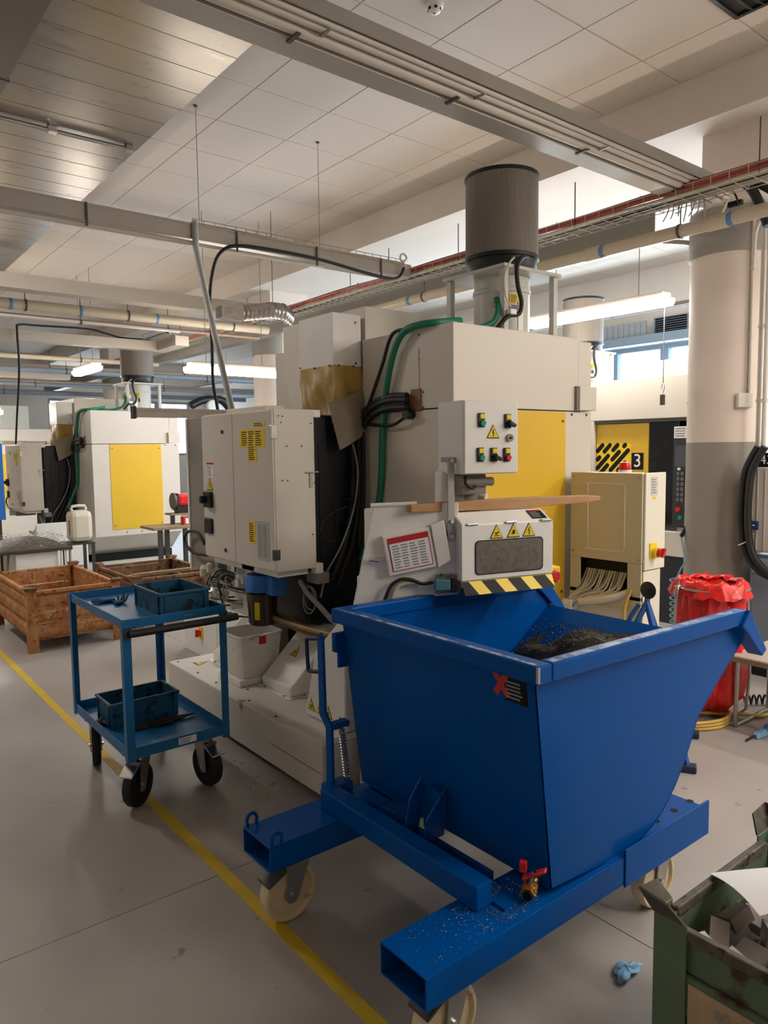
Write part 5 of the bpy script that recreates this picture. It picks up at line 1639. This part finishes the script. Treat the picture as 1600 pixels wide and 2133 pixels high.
def basket(name, label, axis, a0, a1, b0, b1, z0, h, step=.10, cables=()):
    t = thing(name, label, 'cable tray', ((a0+a1)/2 if axis == 'x' else (b0+b1)/2, (b0+b1)/2 if axis == 'x' else (a0+a1)/2, z0))

    def P_(a, b_, z): return (a, b_, z) if axis == 'x' else (b_, a, z)
    for b_, z in ((b0, z0+h), (b1, z0+h), (b0, z0), (b1, z0), ((b0+b1)/2, z0), (b0*.75+b1*.25, z0), (b0*.25+b1*.75, z0)):
        MB().cyl(P_(a0, b_, z), P_(a1, b_, z), .003, n=5).build('long_wire', tray_m, t)
    k = 0
    a = a0
    while a <= a1 and k < 170:
        MB().tube([P_(a, b0, z0+h), P_(a, b0, z0), P_(a, b1, z0), P_(a, b1, z0+h)], .003, n=4, smooth=0).build('hoop_wire', tray_m, t)
        a += step; k += 1
    rng_ = random.Random(int(a0*10+b0*77))
    for m_, b_, r_, z in cables:
        pts = []
        n_ = int((a1-a0)/.4)+1
        for i in range(n_+1):
            pts.append(P_(a0+(a1-a0)*i/n_, b_+rng_.uniform(-.012, .012), z0+z+rng_.uniform(0, .008)))
        MB().tube(pts, r_, n=6, smooth=2).build('cable', m_, t, smooth=50)
    return t


basket('wire_basket', 'small wire basket on top of the trunking above the main machine', 'x', 2.28, 4.25, 5.02, 5.14, 3.213, .035, .085, ((rubber, 5.08, .007, .01), (cable_ivory, 5.05, .006, .01)))
bt = basket('cable_basket', 'long wire cable tray with red cable running past the mist filter', 'y', -4.0, 13.0, 4.28, 4.52, 3.12, .05, .11,
            ((red_cable, 4.305, .016, .05), (cable_ivory, 4.33, .012, .014), (cable_ivory, 4.36, .010, .014), (rubber, 4.39, .012, .014), (cable_ivory, 4.42, .012, .014), (rubber, 4.45, .010, .014), (cable_ivory, 4.48, .011, .014), (red_cable, 4.31, .010, .03), (cable_grey, 4.40, .010, .035)))
for yy in (2.0, 3.25, 4.4, 5.3, 5.9, 8.0, 10.0):
    MB().cyl((4.30, yy, 3.12), (4.30, yy, 3.42), .004, n=6).build('hanger_rod', dark_steel, bt)

# grey steel channel along the columns
ch = thing('steel_channel', 'grey steel channel beam carried past the columns beside the cable tray', 'beam', (4.86, 8, 3.08))
B('web', beam_grey, ch, 4.80, 4.815, 2.95, 19.5, 3.09, 3.27, bevel=.002)
B('flange', beam_grey, ch, 4.70, 4.80, 2.95, 19.5, 3.262, 3.272, bevel=.002)
B('flange', beam_grey, ch, 4.815, 4.95, 2.95, 19.5, 3.09, 3.10, bevel=.002)
for yy in (4.2, 6.5, 9.0, 12.0, 15.0):
    MB().cyl((4.84, yy, 3.27), (4.84, yy, 3.40), .006, n=6).build('hanger_rod', dark_steel, ch)
t_pipe('air_pipe', 'pale beige compressed air pipe with blue bands crossing in front of the column', 'pipe', 4.64, 3.01, -6.5, 7.1, .042, pipe_m, bands=(2.32, 3.25, 5.4), clips=(2.66, 5.2))
# bent arm and cables where trunking meets the column
jn = thing('cable_bundle', 'tangle of black and white cables fanning over the top of the column', 'cables', (4.9, 2.5, 3.1))
for k, (m_, r_, pts) in enumerate((
        (rubber, .030, ((1500, 395), (1530, 378), (1560, 388), (1580, 420), (1600, 470))),
        (rubber, .022, ((1470, 400), (1500, 385), (1535, 374), (1570, 378), (1610, 400))),
        (conduit, .010, ((1475, 430), (1500, 405), (1520, 390), (1528, 378))),
        (conduit, .009, ((1502, 450), (1514, 420), (1522, 398), (1532, 380))),
        (conduit, .012, ((1520, 374), (1560, 372), (1590, 360), (1600, 340))),
        (conduit, .008, ((1560, 372), (1575, 350), (1600, 348))),
        (rubber, .006, ((1520, 398), (1530, 402), (1538, 420), (1543, 425))),
        (conduit, .013, ((1600, 430), (1585, 455), (1575, 480), (1571, 520), (1569, 560))))):
    MB().tube([atx(u, v, 4.75+.012*k) for u, v in pts], r_, n=8).build('cable', m_, jn, smooth=50)
for k in range(9):
    u0 = 1395+k*9
    MB().tube([atx(u0, 428-k*3, 4.5), atx(u0-5+3*(k % 3), 446-k*2, 4.45), atx(u0-14+7*(k % 3), 462-(k % 4)*6, 4.48)], .004, n=5).build('loose_end', cable_grey, jn, smooth=50)
MB().obox(atx(1532, 424, 4.9), (.03, .09, .03)).build('black_box', sign_black, jn)

# diagonal grey pipe dropping behind the cabinet, black cable next to it
dg = thing('diagonal_pipe', 'pale grey pipe slanting down from the trunking to behind the cabinet', 'pipe', (2.3, 4.6, 1.87))
MB().tube([(2.28, 4.98, 3.22), (2.275, 4.965, 3.10), (2.28, 4.93, 2.9), (2.30, 4.53, 1.86)], .022, n=12, smooth=4).build('pipe', mat('pale_grey_pvc', 'b4b3b0', .45), dg, smooth=50)
MB().tube([(4.18, 4.95, 3.16), (4.12, 4.93, 3.08), (4.0, 4.92, 3.04), (3.7, 4.93, 3.06), (3.3, 4.94, 3.10), (2.9, 4.95, 3.11), (2.62, 4.96, 3.10), (2.50, 4.98, 3.06), (2.43, 5.0, 2.95), (2.40, 5.03, 2.72), (2.41, 5.04, 2.4), (2.40, 5.02, 2.1), (2.42, 5.0, 1.90), (2.40, 4.9, 1.5), (2.45, 4.8, .9)], .013, n=8).build('black_cable', rubber, smooth=50, label='black cable along the trunking and down behind the electrical cabinet', cat='cable')
ra = [(4.16+.035*math.cos(a), 4.93, 3.235+.035*math.sin(a)) for a in [i*.45 for i in range(11)]]
MB().tube([(4.20, 4.94, 3.17), (4.17, 4.94, 3.2)]+ra, .008, n=6).build('cable_loop', conduit, smooth=50, label='small pale cable loop where basket and cable tray cross', cat='cable')

# flexible foil duct with square collar
fd = thing('foil_duct', 'crinkled silver foil duct elbow beside the rear cable tray', 'duct', (4.0, 7.2, 3.0))
rings = []
pth = [Vector((3.62, 6.93, 3.01)), Vector((3.76, 6.88, 3.03)), Vector((3.92, 6.80, 3.055)), Vector((4.08, 6.80, 3.055)), Vector((4.22, 6.9, 3.02))]
mb = MB(); rr = []
NN = 40
for i in range(NN+1):
    t = i/NN*(len(pth)-1); k = min(int(t), len(pth)-2); p = pth[k].lerp(pth[k+1], t-k)
    rr.append((p, .085+.006*math.sin(i*2.2)))
vs = []
for p, r_ in rr:
    for k in range(16):
        a = 2*math.pi*k/16; vs.append((p.x+.0, p.y+r_*math.cos(a), p.z+r_*math.sin(a)))
mb._add(vs, [(i*16+k, i*16+(k+1) % 16, (i+1)*16+(k+1) % 16, (i+1)*16+k) for i in range(NN) for k in range(16)])
mb.build('flexible_tube', foil, fd, smooth=60)
MB().hull([(3.40, 6.86, 2.95), (3.40, 7.0, 2.95), (3.40, 7.0, 3.06), (3.40, 6.86, 3.06)], [(3.63, 6.83, 2.92), (3.63, 7.02, 2.92), (3.63, 7.02, 3.11), (3.63, 6.83, 3.11)]).build('square_collar', foil, fd)

MB().cyl((3.95, 6.8, 3.13), (3.95, 6.8, ZC), .004, n=6).build('hanger_wire', dark_steel, fd)
# further pipes and beams across the hall behind
s_pipe('air_pipe', 'thick beige air pipe with blue bands crossing the left of the picture', 'pipe', 7.62, 3.0, -1.5, 4.35, .05, pipe_m, bands=(1.62, 2.25, 3.02), clips=(1.75, 2.72, 3.9))
B('crossbeam', mat('beam_cream', 'c3b8a9', .5, var=.04), None, -1.5, 4.25, 7.18, 7.36, 3.06, 3.19, label='pale crossbeam behind the thick beige air pipe at left', cat='beam')
s_pipe('thin_pipe', 'thin pale pipe running just below the thick beige air pipe', 'pipe', 7.45, 2.86, -1.5, 3.2, .016, conduit, clips=(2.2,))
s_pipe('thin_pipe', 'thin dark red pipe between the two beige pipes at left', 'pipe', 7.75, 2.92, -1.5, 4.3, .018, mat('dull_red_pipe', '9c7c68', .5), clips=(3.2,))
cbm = thing('crossbeam', 'cream crossbeam before the second machine turning towards a wire tray', 'beam', (1.5, 8.5, 2.78))
B('box', MATS['beam_cream'], cbm, -1.5, 3.52, 8.5, 8.64, 2.79, 2.90, bevel=.003)
B('return', MATS['beam_cream'], cbm, 3.36, 3.52, 7.95, 8.5, 2.79, 2.90, bevel=.003)
basket('cable_basket', 'short wire cable tray over the corner of the cream crossbeam', 'y', 7.95, 8.55, 3.2, 3.42, 2.91, .05, .09, ((cable_ivory, 3.3, .01, .012), (rubber, 3.27, .01, .012)))
MB().tube([(2.04, 9.70, 1.72), (1.96, 9.2, 2.0), (1.86, 8.5, 2.5), (1.85, 8.46, 2.88), (1.88, 8.48, 2.95), (2.1, 8.56, 2.97), (2.6, 8.58, 2.985), (2.8, 8.57, 2.95), (3.0, 8.57, 2.915), (3.3, 8.57, 2.92)], .011, n=8).build('black_cable', rubber, smooth=50, label='black cable rising from the second machine over the cream crossbeam', cat='cable')
for k, (yy, zz, x1_) in enumerate(((11.6, 3.0, 4.6), (12.4, 2.9, 9.0), (13.4, 3.05, 9.0), (14.4, 2.85, 9.0), (15.6, 3.0, 9.0), (17.0, 2.9, 9.0))):
    s_pipe('hall_pipe', ('distant pipe %s the hall, %s' % (('low across', 'high across')[k % 2], ('nearest of the far row behind the second machine', 'second of the far row', 'third of the far row', 'fourth of the far row', 'fifth of the far row', 'farthest of all by the end wall')[k])), 'pipe', yy, zz, -2.0, x1_, .035+.01*(k % 3), (pipe_m, mat('far_pipe_grey', '8c97a5', .5))[k % 2], clips=(1.5, 3.4, 5.8), group='distant pipes across the hall', n=10)
B('crossbeam', MATS['beam_cream'], None, -1.5, 3.6, 12.9, 13.05, 2.82, 2.98, label='distant pale crossbeam at the far left over the last machines', cat='beam')
for k, xx in enumerate((6.9, 7.6)):
    t_pipe('wall_pipe', ('dark pipe along the window wall nearer the aisle', 'dark pipe along the window wall nearer the windows')[k], 'pipe', xx+1.2, 3.25+.12*k, 3.0, 19.0, .025, mat('dark_pipe', '6e5f57', .5), clips=(6.0, 9.0, 12.0))
# louvre and corrugated sheet above the windows
lv_ = thing('wall_louvre', 'dark louvred air grille above the windows beside the column', 'grille', (9.36, 5.45, 3.13))
B('frame', frame_m, lv_, 9.34, 9.398, 5.2, 5.72, 3.13, 3.36)
for k in range(7):
    MB().obox((9.335, 5.46, 3.155+.03*k), (.012, .46, .018), ry=.5).build('slat', sign_black, lv_)
cs = MB()
for k in range(26):
    yy = 5.75+.045*k
    cs.box(9.20+(.012 if k % 2 else 0), 9.22+(.012 if k % 2 else 0), yy, yy+.045, 3.13, 3.32)
cs.build('corrugated_sheet', mat('sheet_grey', '9aa0a6', .5), label='corrugated grey sheet strip above the windows beside the far mist filter', cat='sheet metal')

# bunch of conduits dropping on the second column
for k, u in enumerate((588, 596, 604, 613)):
    q = atx(u, 720, 4.88)
    MB().cyl((4.88, q[1], 3.089), (4.88, q[1], 2.25), .02, n=10).build('drop_conduit', conduit, smooth=50, label=('leftmost of four pale conduits dropping beside the second column', 'second from left of four pale conduits dropping beside the second column', 'third from left of four pale conduits dropping beside the second column', 'rightmost of four pale conduits dropping beside the second column')[k], cat='conduit', group='conduits by the second column')
# ------------------------------------------------------------------ second and third machines
S2 = .942
m2 = copy_tree(mc)
m2.name = 'milling_machine'
m2.location = (2.81, 9.754, 0); m2.scale = (S2, S2, S2)
tag(m2, 'distant cream milling machine with yellow panel behind the rusty crates', 'milling machine')

m3 = thing('milling_machine', 'brightly lit milling machine with yellow sliding door numbered three', 'milling machine', (6.8, 4.2, 0))
B('lower_body', cream, m3, 6.0, 7.6, 3.30, 5.30, .62, .84, bevel=.006)
B('dark_plinth', mat('navy_plinth', '23262e', .5), m3, 6.05, 7.5, 3.30, 5.25, 0.0, .618)
B('upper_cover', cream, m3, 6.0, 7.6, 3.30, 5.30, 1.845, 2.215, bevel=.005)
B('roof_box', cream, m3, 6.05, 6.5, 3.55, 3.98, 2.216, 2.36, bevel=.004)
B('rear_body', cream, m3, 6.5, 7.6, 3.30, 5.30, .841, 1.844)
B('side_frame', cream, m3, 6.0, 6.5, 4.29, 5.30, .841, 1.844, bevel=.004)
B('door_rail', dark_steel, m3, 6.02, 6.06, 3.32, 4.285, 1.815, 1.844)
B('dark_chamber', glass_dark, m3, 6.38, 6.49, 3.32, 4.285, .842, 1.843)
dr = B('sliding_door', yellow, m3, 6.04, 6.075, 3.726, 4.283, .845, 1.812, bevel=.004)
MB().cyl((6.30, 3.62, 1.42), (6.36, 3.62, 1.42), .26, n=28).build('tool_magazine', dark_steel, m3, smooth=30)
for k in range(12):
    a = k*math.pi/6
    MB().cyl((6.24, 3.62+.22*math.cos(a), 1.42+.22*math.sin(a)), (6.30, 3.62+.22*math.cos(a), 1.42+.22*math.sin(a)), .035, n=10).build('tool_holder', copper if k % 3 == 0 else dark_steel, m3, smooth=40)
B('left_glass', glass_dark, m3, 6.045, 6.055, 3.44, 3.724, .845, 1.81)
MATS['dark_glass'].node_tree.nodes['Principled BSDF'].inputs['Alpha'].default_value = .82
# hazard pattern on the door: slanted rounded bars inside a square field
hx = 6.0385
hf = thing
y0_, y1_, z0_, z1_ = 3.905, 4.28, 1.30, 1.625
hp_ = plate((hx, (y0_+y1_)/2, (z0_+z1_)/2), (0, -1, 0), (0, 0, 1), y1_-y0_, z1_-z0_, .0006).build('hazard_field', sign_yellow, dr)
rng = random.Random(2)


def clip_seg(p, q):
    # clip a segment (in y,z) to the field
    t0, t1 = 0.0, 1.0
    d = (q[0]-p[0], q[1]-p[1])
    for a, lo, hi in ((0, y0_+.012, y1_-.012), (1, z0_+.012, z1_-.012)):
        if abs(d[a]) < 1e-9:
            if not lo <= p[a] <= hi: return None
            continue
        ta, tb = (lo-p[a])/d[a], (hi-p[a])/d[a]
        if ta > tb: ta, tb = tb, ta
        t0, t1 = max(t0, ta), min(t1, tb)
    if t1-t0 < .02: return None
    return (p[0]+d[0]*t0, p[1]+d[1]*t0), (p[0]+d[0]*t1, p[1]+d[1]*t1)


for i in range(-4, 9):
    off = i*.082
    lens = (.15, .26, .12) if i % 2 else (.22, .10, .24)
    s_ = -.05 - .07*(i % 3)
    for ln in lens*3:
        a = (y1_-off-s_*.72, z0_+s_*.72); b_ = (y1_-off-(s_+ln)*.72, z0_+(s_+ln)*.72)
        c = clip_seg(a, b_)
        if c:
            p, q = Vector((hx-.0014, c[0][0], c[0][1])), Vector((hx-.0014, c[1][0], c[1][1]))
            d = (q-p).normalized(); n_ = d.cross(Vector((1, 0, 0)))
            w = .021; pts = []
            for cc, sg in ((q, 1), (p, -1)):
                for k in range(7):
                    aa = math.pi*(k/6-.5)
                    pts.append(cc+(d*math.cos(aa)*sg+n_*math.sin(aa)*sg)*w)
            MB().hull([v_+Vector((.0008, 0, 0)) for v_ in pts], pts).build('slanted_bar', sign_black, hp_)
        s_ += ln+.075
np_ = plate((6.0385, 3.836, 1.462), (0, -1, 0), (0, 0, 1), .122, .155, .001).build('number_plate', sign_black, dr)
text_mb('3', (6.0370, 3.836, 1.462), (0, -1, 0), (0, 0, 1), .17, .0012).build('number', paper, np_)
# operator pendant at the right of the door
pn = B('operator_panel', screen_m, m3, 5.93, 6.03, 3.22, 3.42, .90, 1.74, bevel=.006)
sticker(pn, 'white_notice', (5.929, 3.345, 1.715), (0, -1, 0), (0, 0, 1), .14, .10, paper, rows=4, rm=print_grey)
B('panel_screen', mat('panel_slate', '4a4c56', .4), pn, 5.925, 5.93, 3.30, 3.40, 1.42, 1.60)
for k in range(6):
    for j in range(2):
        B('panel_key', mat('key_grey', '6c6c70', .5), pn, 5.923, 5.93, 3.32+.035*j, 3.345+.035*j, 1.12+.045*k, 1.15+.045*k)
MB().cyl((5.93, 3.36, 1.40), (5.915, 3.36, 1.40), .012, n=12).build('white_button', paper, pn)
MB().cyl((5.93, 3.36, 1.05), (5.905, 3.36, 1.05), .02, n=12).build('stop_button', red, pn)
MB().cyl((5.93, 3.34, .98), (5.91, 3.34, .98), .018, n=12).build('start_button', mat('green_button', '0f9a78', .25), pn)
mi3 = copy_tree(mi, m3)
mi3.location = (6.71-6.8-(MX-2.7), 4.95-4.2-(MY-3.5), -.01)

# far machine beyond the second one, only its top shows
m4 = thing('milling_machine', 'farthest cream machine whose top rises behind the second machine at left', 'milling machine', (3.1, 15.5, 0))
B('body', cream, m4, 2.4, 3.8, 14.6, 16.0, .05, 2.05, bevel=.01)
B('side_panel', yellow, m4, 2.7, 3.4, 14.59, 14.6, .6, 1.6)
B('roof_unit', pg, m4, 2.9, 3.4, 15.0, 15.6, 2.05, 2.5, bevel=.02)
B('plinth', black, m4, 2.5, 3.7, 14.7, 15.9, 0.0, .05)

# ------------------------------------------------------------------ rusty stillages
def stillage(label, x0, x1, y0, y1, h, m, group=None, ear=True):
    t = thing('steel_stillage', label, 'crate', ((x0+x1)/2, (y0+y1)/2, 0), group=group)
    zb = .11; n = 3; bh = (h-zb)/n
    for k in range(n):
        z0 = zb+k*bh
        for q in ((x0+.05, x1-.05, y0+.005, y0+.03), (x0+.05, x1-.05, y1-.03, y1-.005)):
            yo = q[2]; s_ = -1 if q[2] == y0+.005 else 1
            pr = [(q[2], z0+.004), (q[3], z0+.004), (q[3], z0+bh-.004), (q[2], z0+bh-.004)]
            if s_ < 0: pr = [(y0+.012, z0+.004), (y0+.03, z0+.004), (y0+.03, z0+bh-.004), (y0+.012, z0+bh-.004), (y0-.004, z0+bh*.7), (y0-.004, z0+bh*.3)]
            else: pr = [(y1-.03, z0+.004), (y1-.012, z0+.004), (y1+.004, z0+bh*.3), (y1+.004, z0+bh*.7), (y1-.012, z0+bh-.004), (y1-.03, z0+bh-.004)]
            MB().prism(pr, 'x', x0+.05, x1-.05).build('side_band', m, t, bevel=.003)
        for s_, xa in ((-1, x0), (1, x1)):
            pr = [(xa-s_*.03, z0+.004), (xa-s_*.012, z0+.004), (xa+s_*.004, z0+bh*.3), (xa+s_*.004, z0+bh*.7), (xa-s_*.012, z0+bh-.004), (xa-s_*.03, z0+bh-.004)]
            MB().prism(pr, 'y', y0+.05, y1-.05).build('side_band', m, t, bevel=.003)
    for q in ((x0+.04, x1-.04, y0-.008, y0+.032), (x0+.04, x1-.04, y1-.032, y1+.008), (x0-.008, x0+.032, y0+.04, y1-.04), (x1-.032, x1+.008, y0+.04, y1-.04)):
        B('rim_rail', m, t, *q, h, h+.03, bevel=.005)
    B('floor_plate', m, t, x0+.03, x1-.03, y0+.03, y1-.03, zb-.02, zb)
    for xx, sx in ((x0-.012, 1), (x1+.012, -1)):
        for yy, sy in ((y0-.012, 1), (y1+.012, -1)):
            p = MB().box(xx, xx+sx*.075, yy, yy+sy*.006, 0, h+.03).box(xx, xx+sx*.006, yy+sy*.006, yy+sy*.075, 0, h+.03).build('corner_post', m, t, bevel=.003)
            if ear:
                MB().hull([(xx, yy, h+.03), (xx+sx*.075, yy, h+.03), (xx+sx*.075, yy+sy*.075, h+.03), (xx, yy+sy*.075, h+.03)],
                          [(xx-sx*.02, yy-sy*.02, h+.06), (xx+sx*.07, yy-sy*.02, h+.06), (xx+sx*.055, yy+sy*.055, h+.06), (xx-sx*.02, yy+sy*.07, h+.06)]).build('stacking_cup', rust_dark, p)
    return t


stillage('rusty orange steel stillage standing open behind the trolley', 1.345, 2.06, 6.27, 7.55, .47, rust)
st2 = stillage('dark rusty low stillage with offcuts behind the orange stillage', 2.30, 3.10, 6.55, 7.62, .42, rust_dark)
crumple('oily_rag', paper, (2.75, 6.95, .111), (.10, .16, .11), 'white crumpled cloth lying in the dark low stillage', 'cloth', 3, lobes=5)
crumple('offcut_heap', green_dirty, (2.72, 7.25, .111), (.2, .16, .10), 'heap of dark metal offcuts lying in the dark low stillage', 'offcuts', 9, lobes=6)
B('wooden_plank', plywood, None, 2.34, 3.08, 6.68, 6.74, .451, .475, label='pale wooden batten laid across the dark low stillage', cat='plank')

# ------------------------------------------------------------------ grinder bench behind
gt = thing('grinder_bench', 'small wooden topped bench carrying the red grinder', 'bench', (3.15, 7.95, 0))
B('bench_top', plywood, gt, 2.95, 3.55, 7.75, 8.15, .745, .775, bevel=.003)
B('shelf', plywood, gt, 3.24, 3.55, 7.95, 8.15, .88, .90, bevel=.003)
for xx, yy in ((3.05, 7.82), (3.22, 8.05), (3.45, 7.82), (3.45, 8.08)):
    B('leg', dark_steel, gt, xx-.022, xx+.022, yy-.022, yy+.022, .03, .745)
    MB().obox((xx, yy, .015), (.10, .10, .03)).build('foot_plate', black, gt)
B('shelf_post', dark_steel, gt, 3.26, 3.30, 8.0, 8.04, .775, .88)
B('foot_bracket', black, gt, 2.99, 3.20, 7.80, 7.84, .10, .24, bevel=.01)
gr = thing('bench_grinder', 'red bench grinder with dark grinding disc on the small bench', 'grinder', (3.36, 8.0, .90))
B('motor', red, gr, 3.33, 3.52, 7.95, 8.10, .985, 1.12, bevel=.03)
B('stand', black, gr, 3.33, 3.50, 7.97, 8.09, .902, .985, bevel=.005)
MB().cyl((3.31, 8.02, 1.04), (3.285, 8.02, 1.04), .095, n=28).build('grinding_disc', mat('disc_grey', '4d5453', .5, var=.1), gr, smooth=40)
B('guard', black, gr, 3.315, 3.33, 7.94, 8.11, .93, 1.13, bevel=.01)
rbx = thing('red_carton', 'small red and white carton on the bench below the grinder', 'box', (3.40, 7.88, .776))
B('carton', mat('carton_red', 'cc3b30', .6), rbx, 3.34, 3.50, 7.84, 7.935, .776, .865, bevel=.002)
B('carton_label', paper, rbx, 3.36, 3.42, 7.838, 7.84, .79, .85)

# ------------------------------------------------------------------ swarf tray and clutter at the far left
tr_ = thing('swarf_tray', 'white chip tray on pipes heaped with swarf behind the rusty stillage', 'tray', (1.75, 8.3, 0))
B('tray_pan', dark_steel, tr_, 1.40, 2.16, 7.95, 8.75, .60, .63, bevel=.004)
B('white_tank', white, tr_, 1.62, 2.02, 7.98, 8.6, .05, .60, bevel=.006)
for xx in (2.05, 2.10, 2.15):
    MB().cyl((xx, 7.97, 0), (xx, 7.97, .60), .014, n=10).build('white_pipe', white, tr_, smooth=50)
for xx in (1.45, 1.5):
    MB().bar((xx, 8.0, 0), (xx+.06*(1 if xx > 1.46 else -1), 8.0, .60), .02, .02).build('tray_leg', rust_dark, tr_)
MB().grid(lambda u, w_: (1.42+.72*u, 7.97+.76*w_, .632+.10*math.sin(math.pi*u)**.7*math.sin(math.pi*w_)**.7), 24, 24).build('swarf_heap', mat('swarf_pile', '6f675a', .4, metal=.4, var=.5, vscale=40, bump=.8, bscale=60), kind='stuff', smooth=60, label='tangled heap of metal swarf on the far tray', cat='metal chips')
flakes('swarf_curls', chip_m, None, 1500, lambda r: (1.42+.72*r.random(), 7.97+.6*r.random(), .65+.11*r.random()**1.5), .012, 77, 'bright curls of swarf standing out on the far tray heap', 'metal chips')
jc2 = copy_tree(jc)
jc2.name = 'jerrycan'; jc2.scale = (1.15, 1.15, 1.3)
jc2.location = (2.34, 8.38, .62)
tag(jc2, 'milky jerrycan standing between swarf tray and second machine', 'jerrycan')
js = thing('jerrycan_stand', 'narrow dark steel stand carrying the milky jerrycan by the swarf tray', 'stand', (2.34, 8.4, 0))
B('stand_top', dark_steel, js, 2.20, 2.48, 8.24, 8.60, .605, .619)
for xx in (2.22, 2.46):
    for yy in (8.26, 8.58):
        B('stand_post', dark_steel, js, xx-.015, xx+.015, yy-.015, yy+.015, 0.0, .605)
bb = thing('blue_board', 'tall blue board on a post cut off by the left picture edge', 'board', (1.6, 8.6, 0))
B('board', pump_blue, bb, 1.05, 1.67, 8.58, 8.60, .90, 1.71, bevel=.003)
B('board_frame', white, bb, 1.05, 1.68, 8.60, 8.62, 1.70, 1.73)
for xx in (1.1, 1.6):
    B('post', dark_steel, bb, xx, xx+.03, 8.60, 8.63, 0.0, .95)
# dirt flecks on the floor beside the machine base
def dirt(r):
    return (1.72-abs(r.gauss(0, .08)), r.uniform(2.75, 3.4), .0012)


flakes('floor_dirt', rubber, fl, 60, dirt, .006, 31)

# black hooded extraction arm far behind the rail
bh = thing('extraction_hood', 'black curved extraction hood far behind the pale rail', 'hood', (4.6, 12.0, 1.9))
q0, q1, q2 = aty(398, 845, 12.0), aty(440, 832, 12.0), aty(478, 850, 12.0)
MB().tube([q0, aty(418, 835, 12.0), q1, aty(462, 834, 12.0), q2], .07, n=10).build('hood_arm', black, bh, smooth=50)
MB().lathe(aty(443, 846, 11.95), [(.001, -.05), (.10, -.04), (.12, .0), (.10, .04), (.001, .05)], n=20, axis='y').build('hood_mouth', white, bh, smooth=40)
MB().cyl((q1[0], 12.0, 0), (q1[0], 12.0, q1[2]), .03, n=10).build('hood_post', dark_steel, bh)
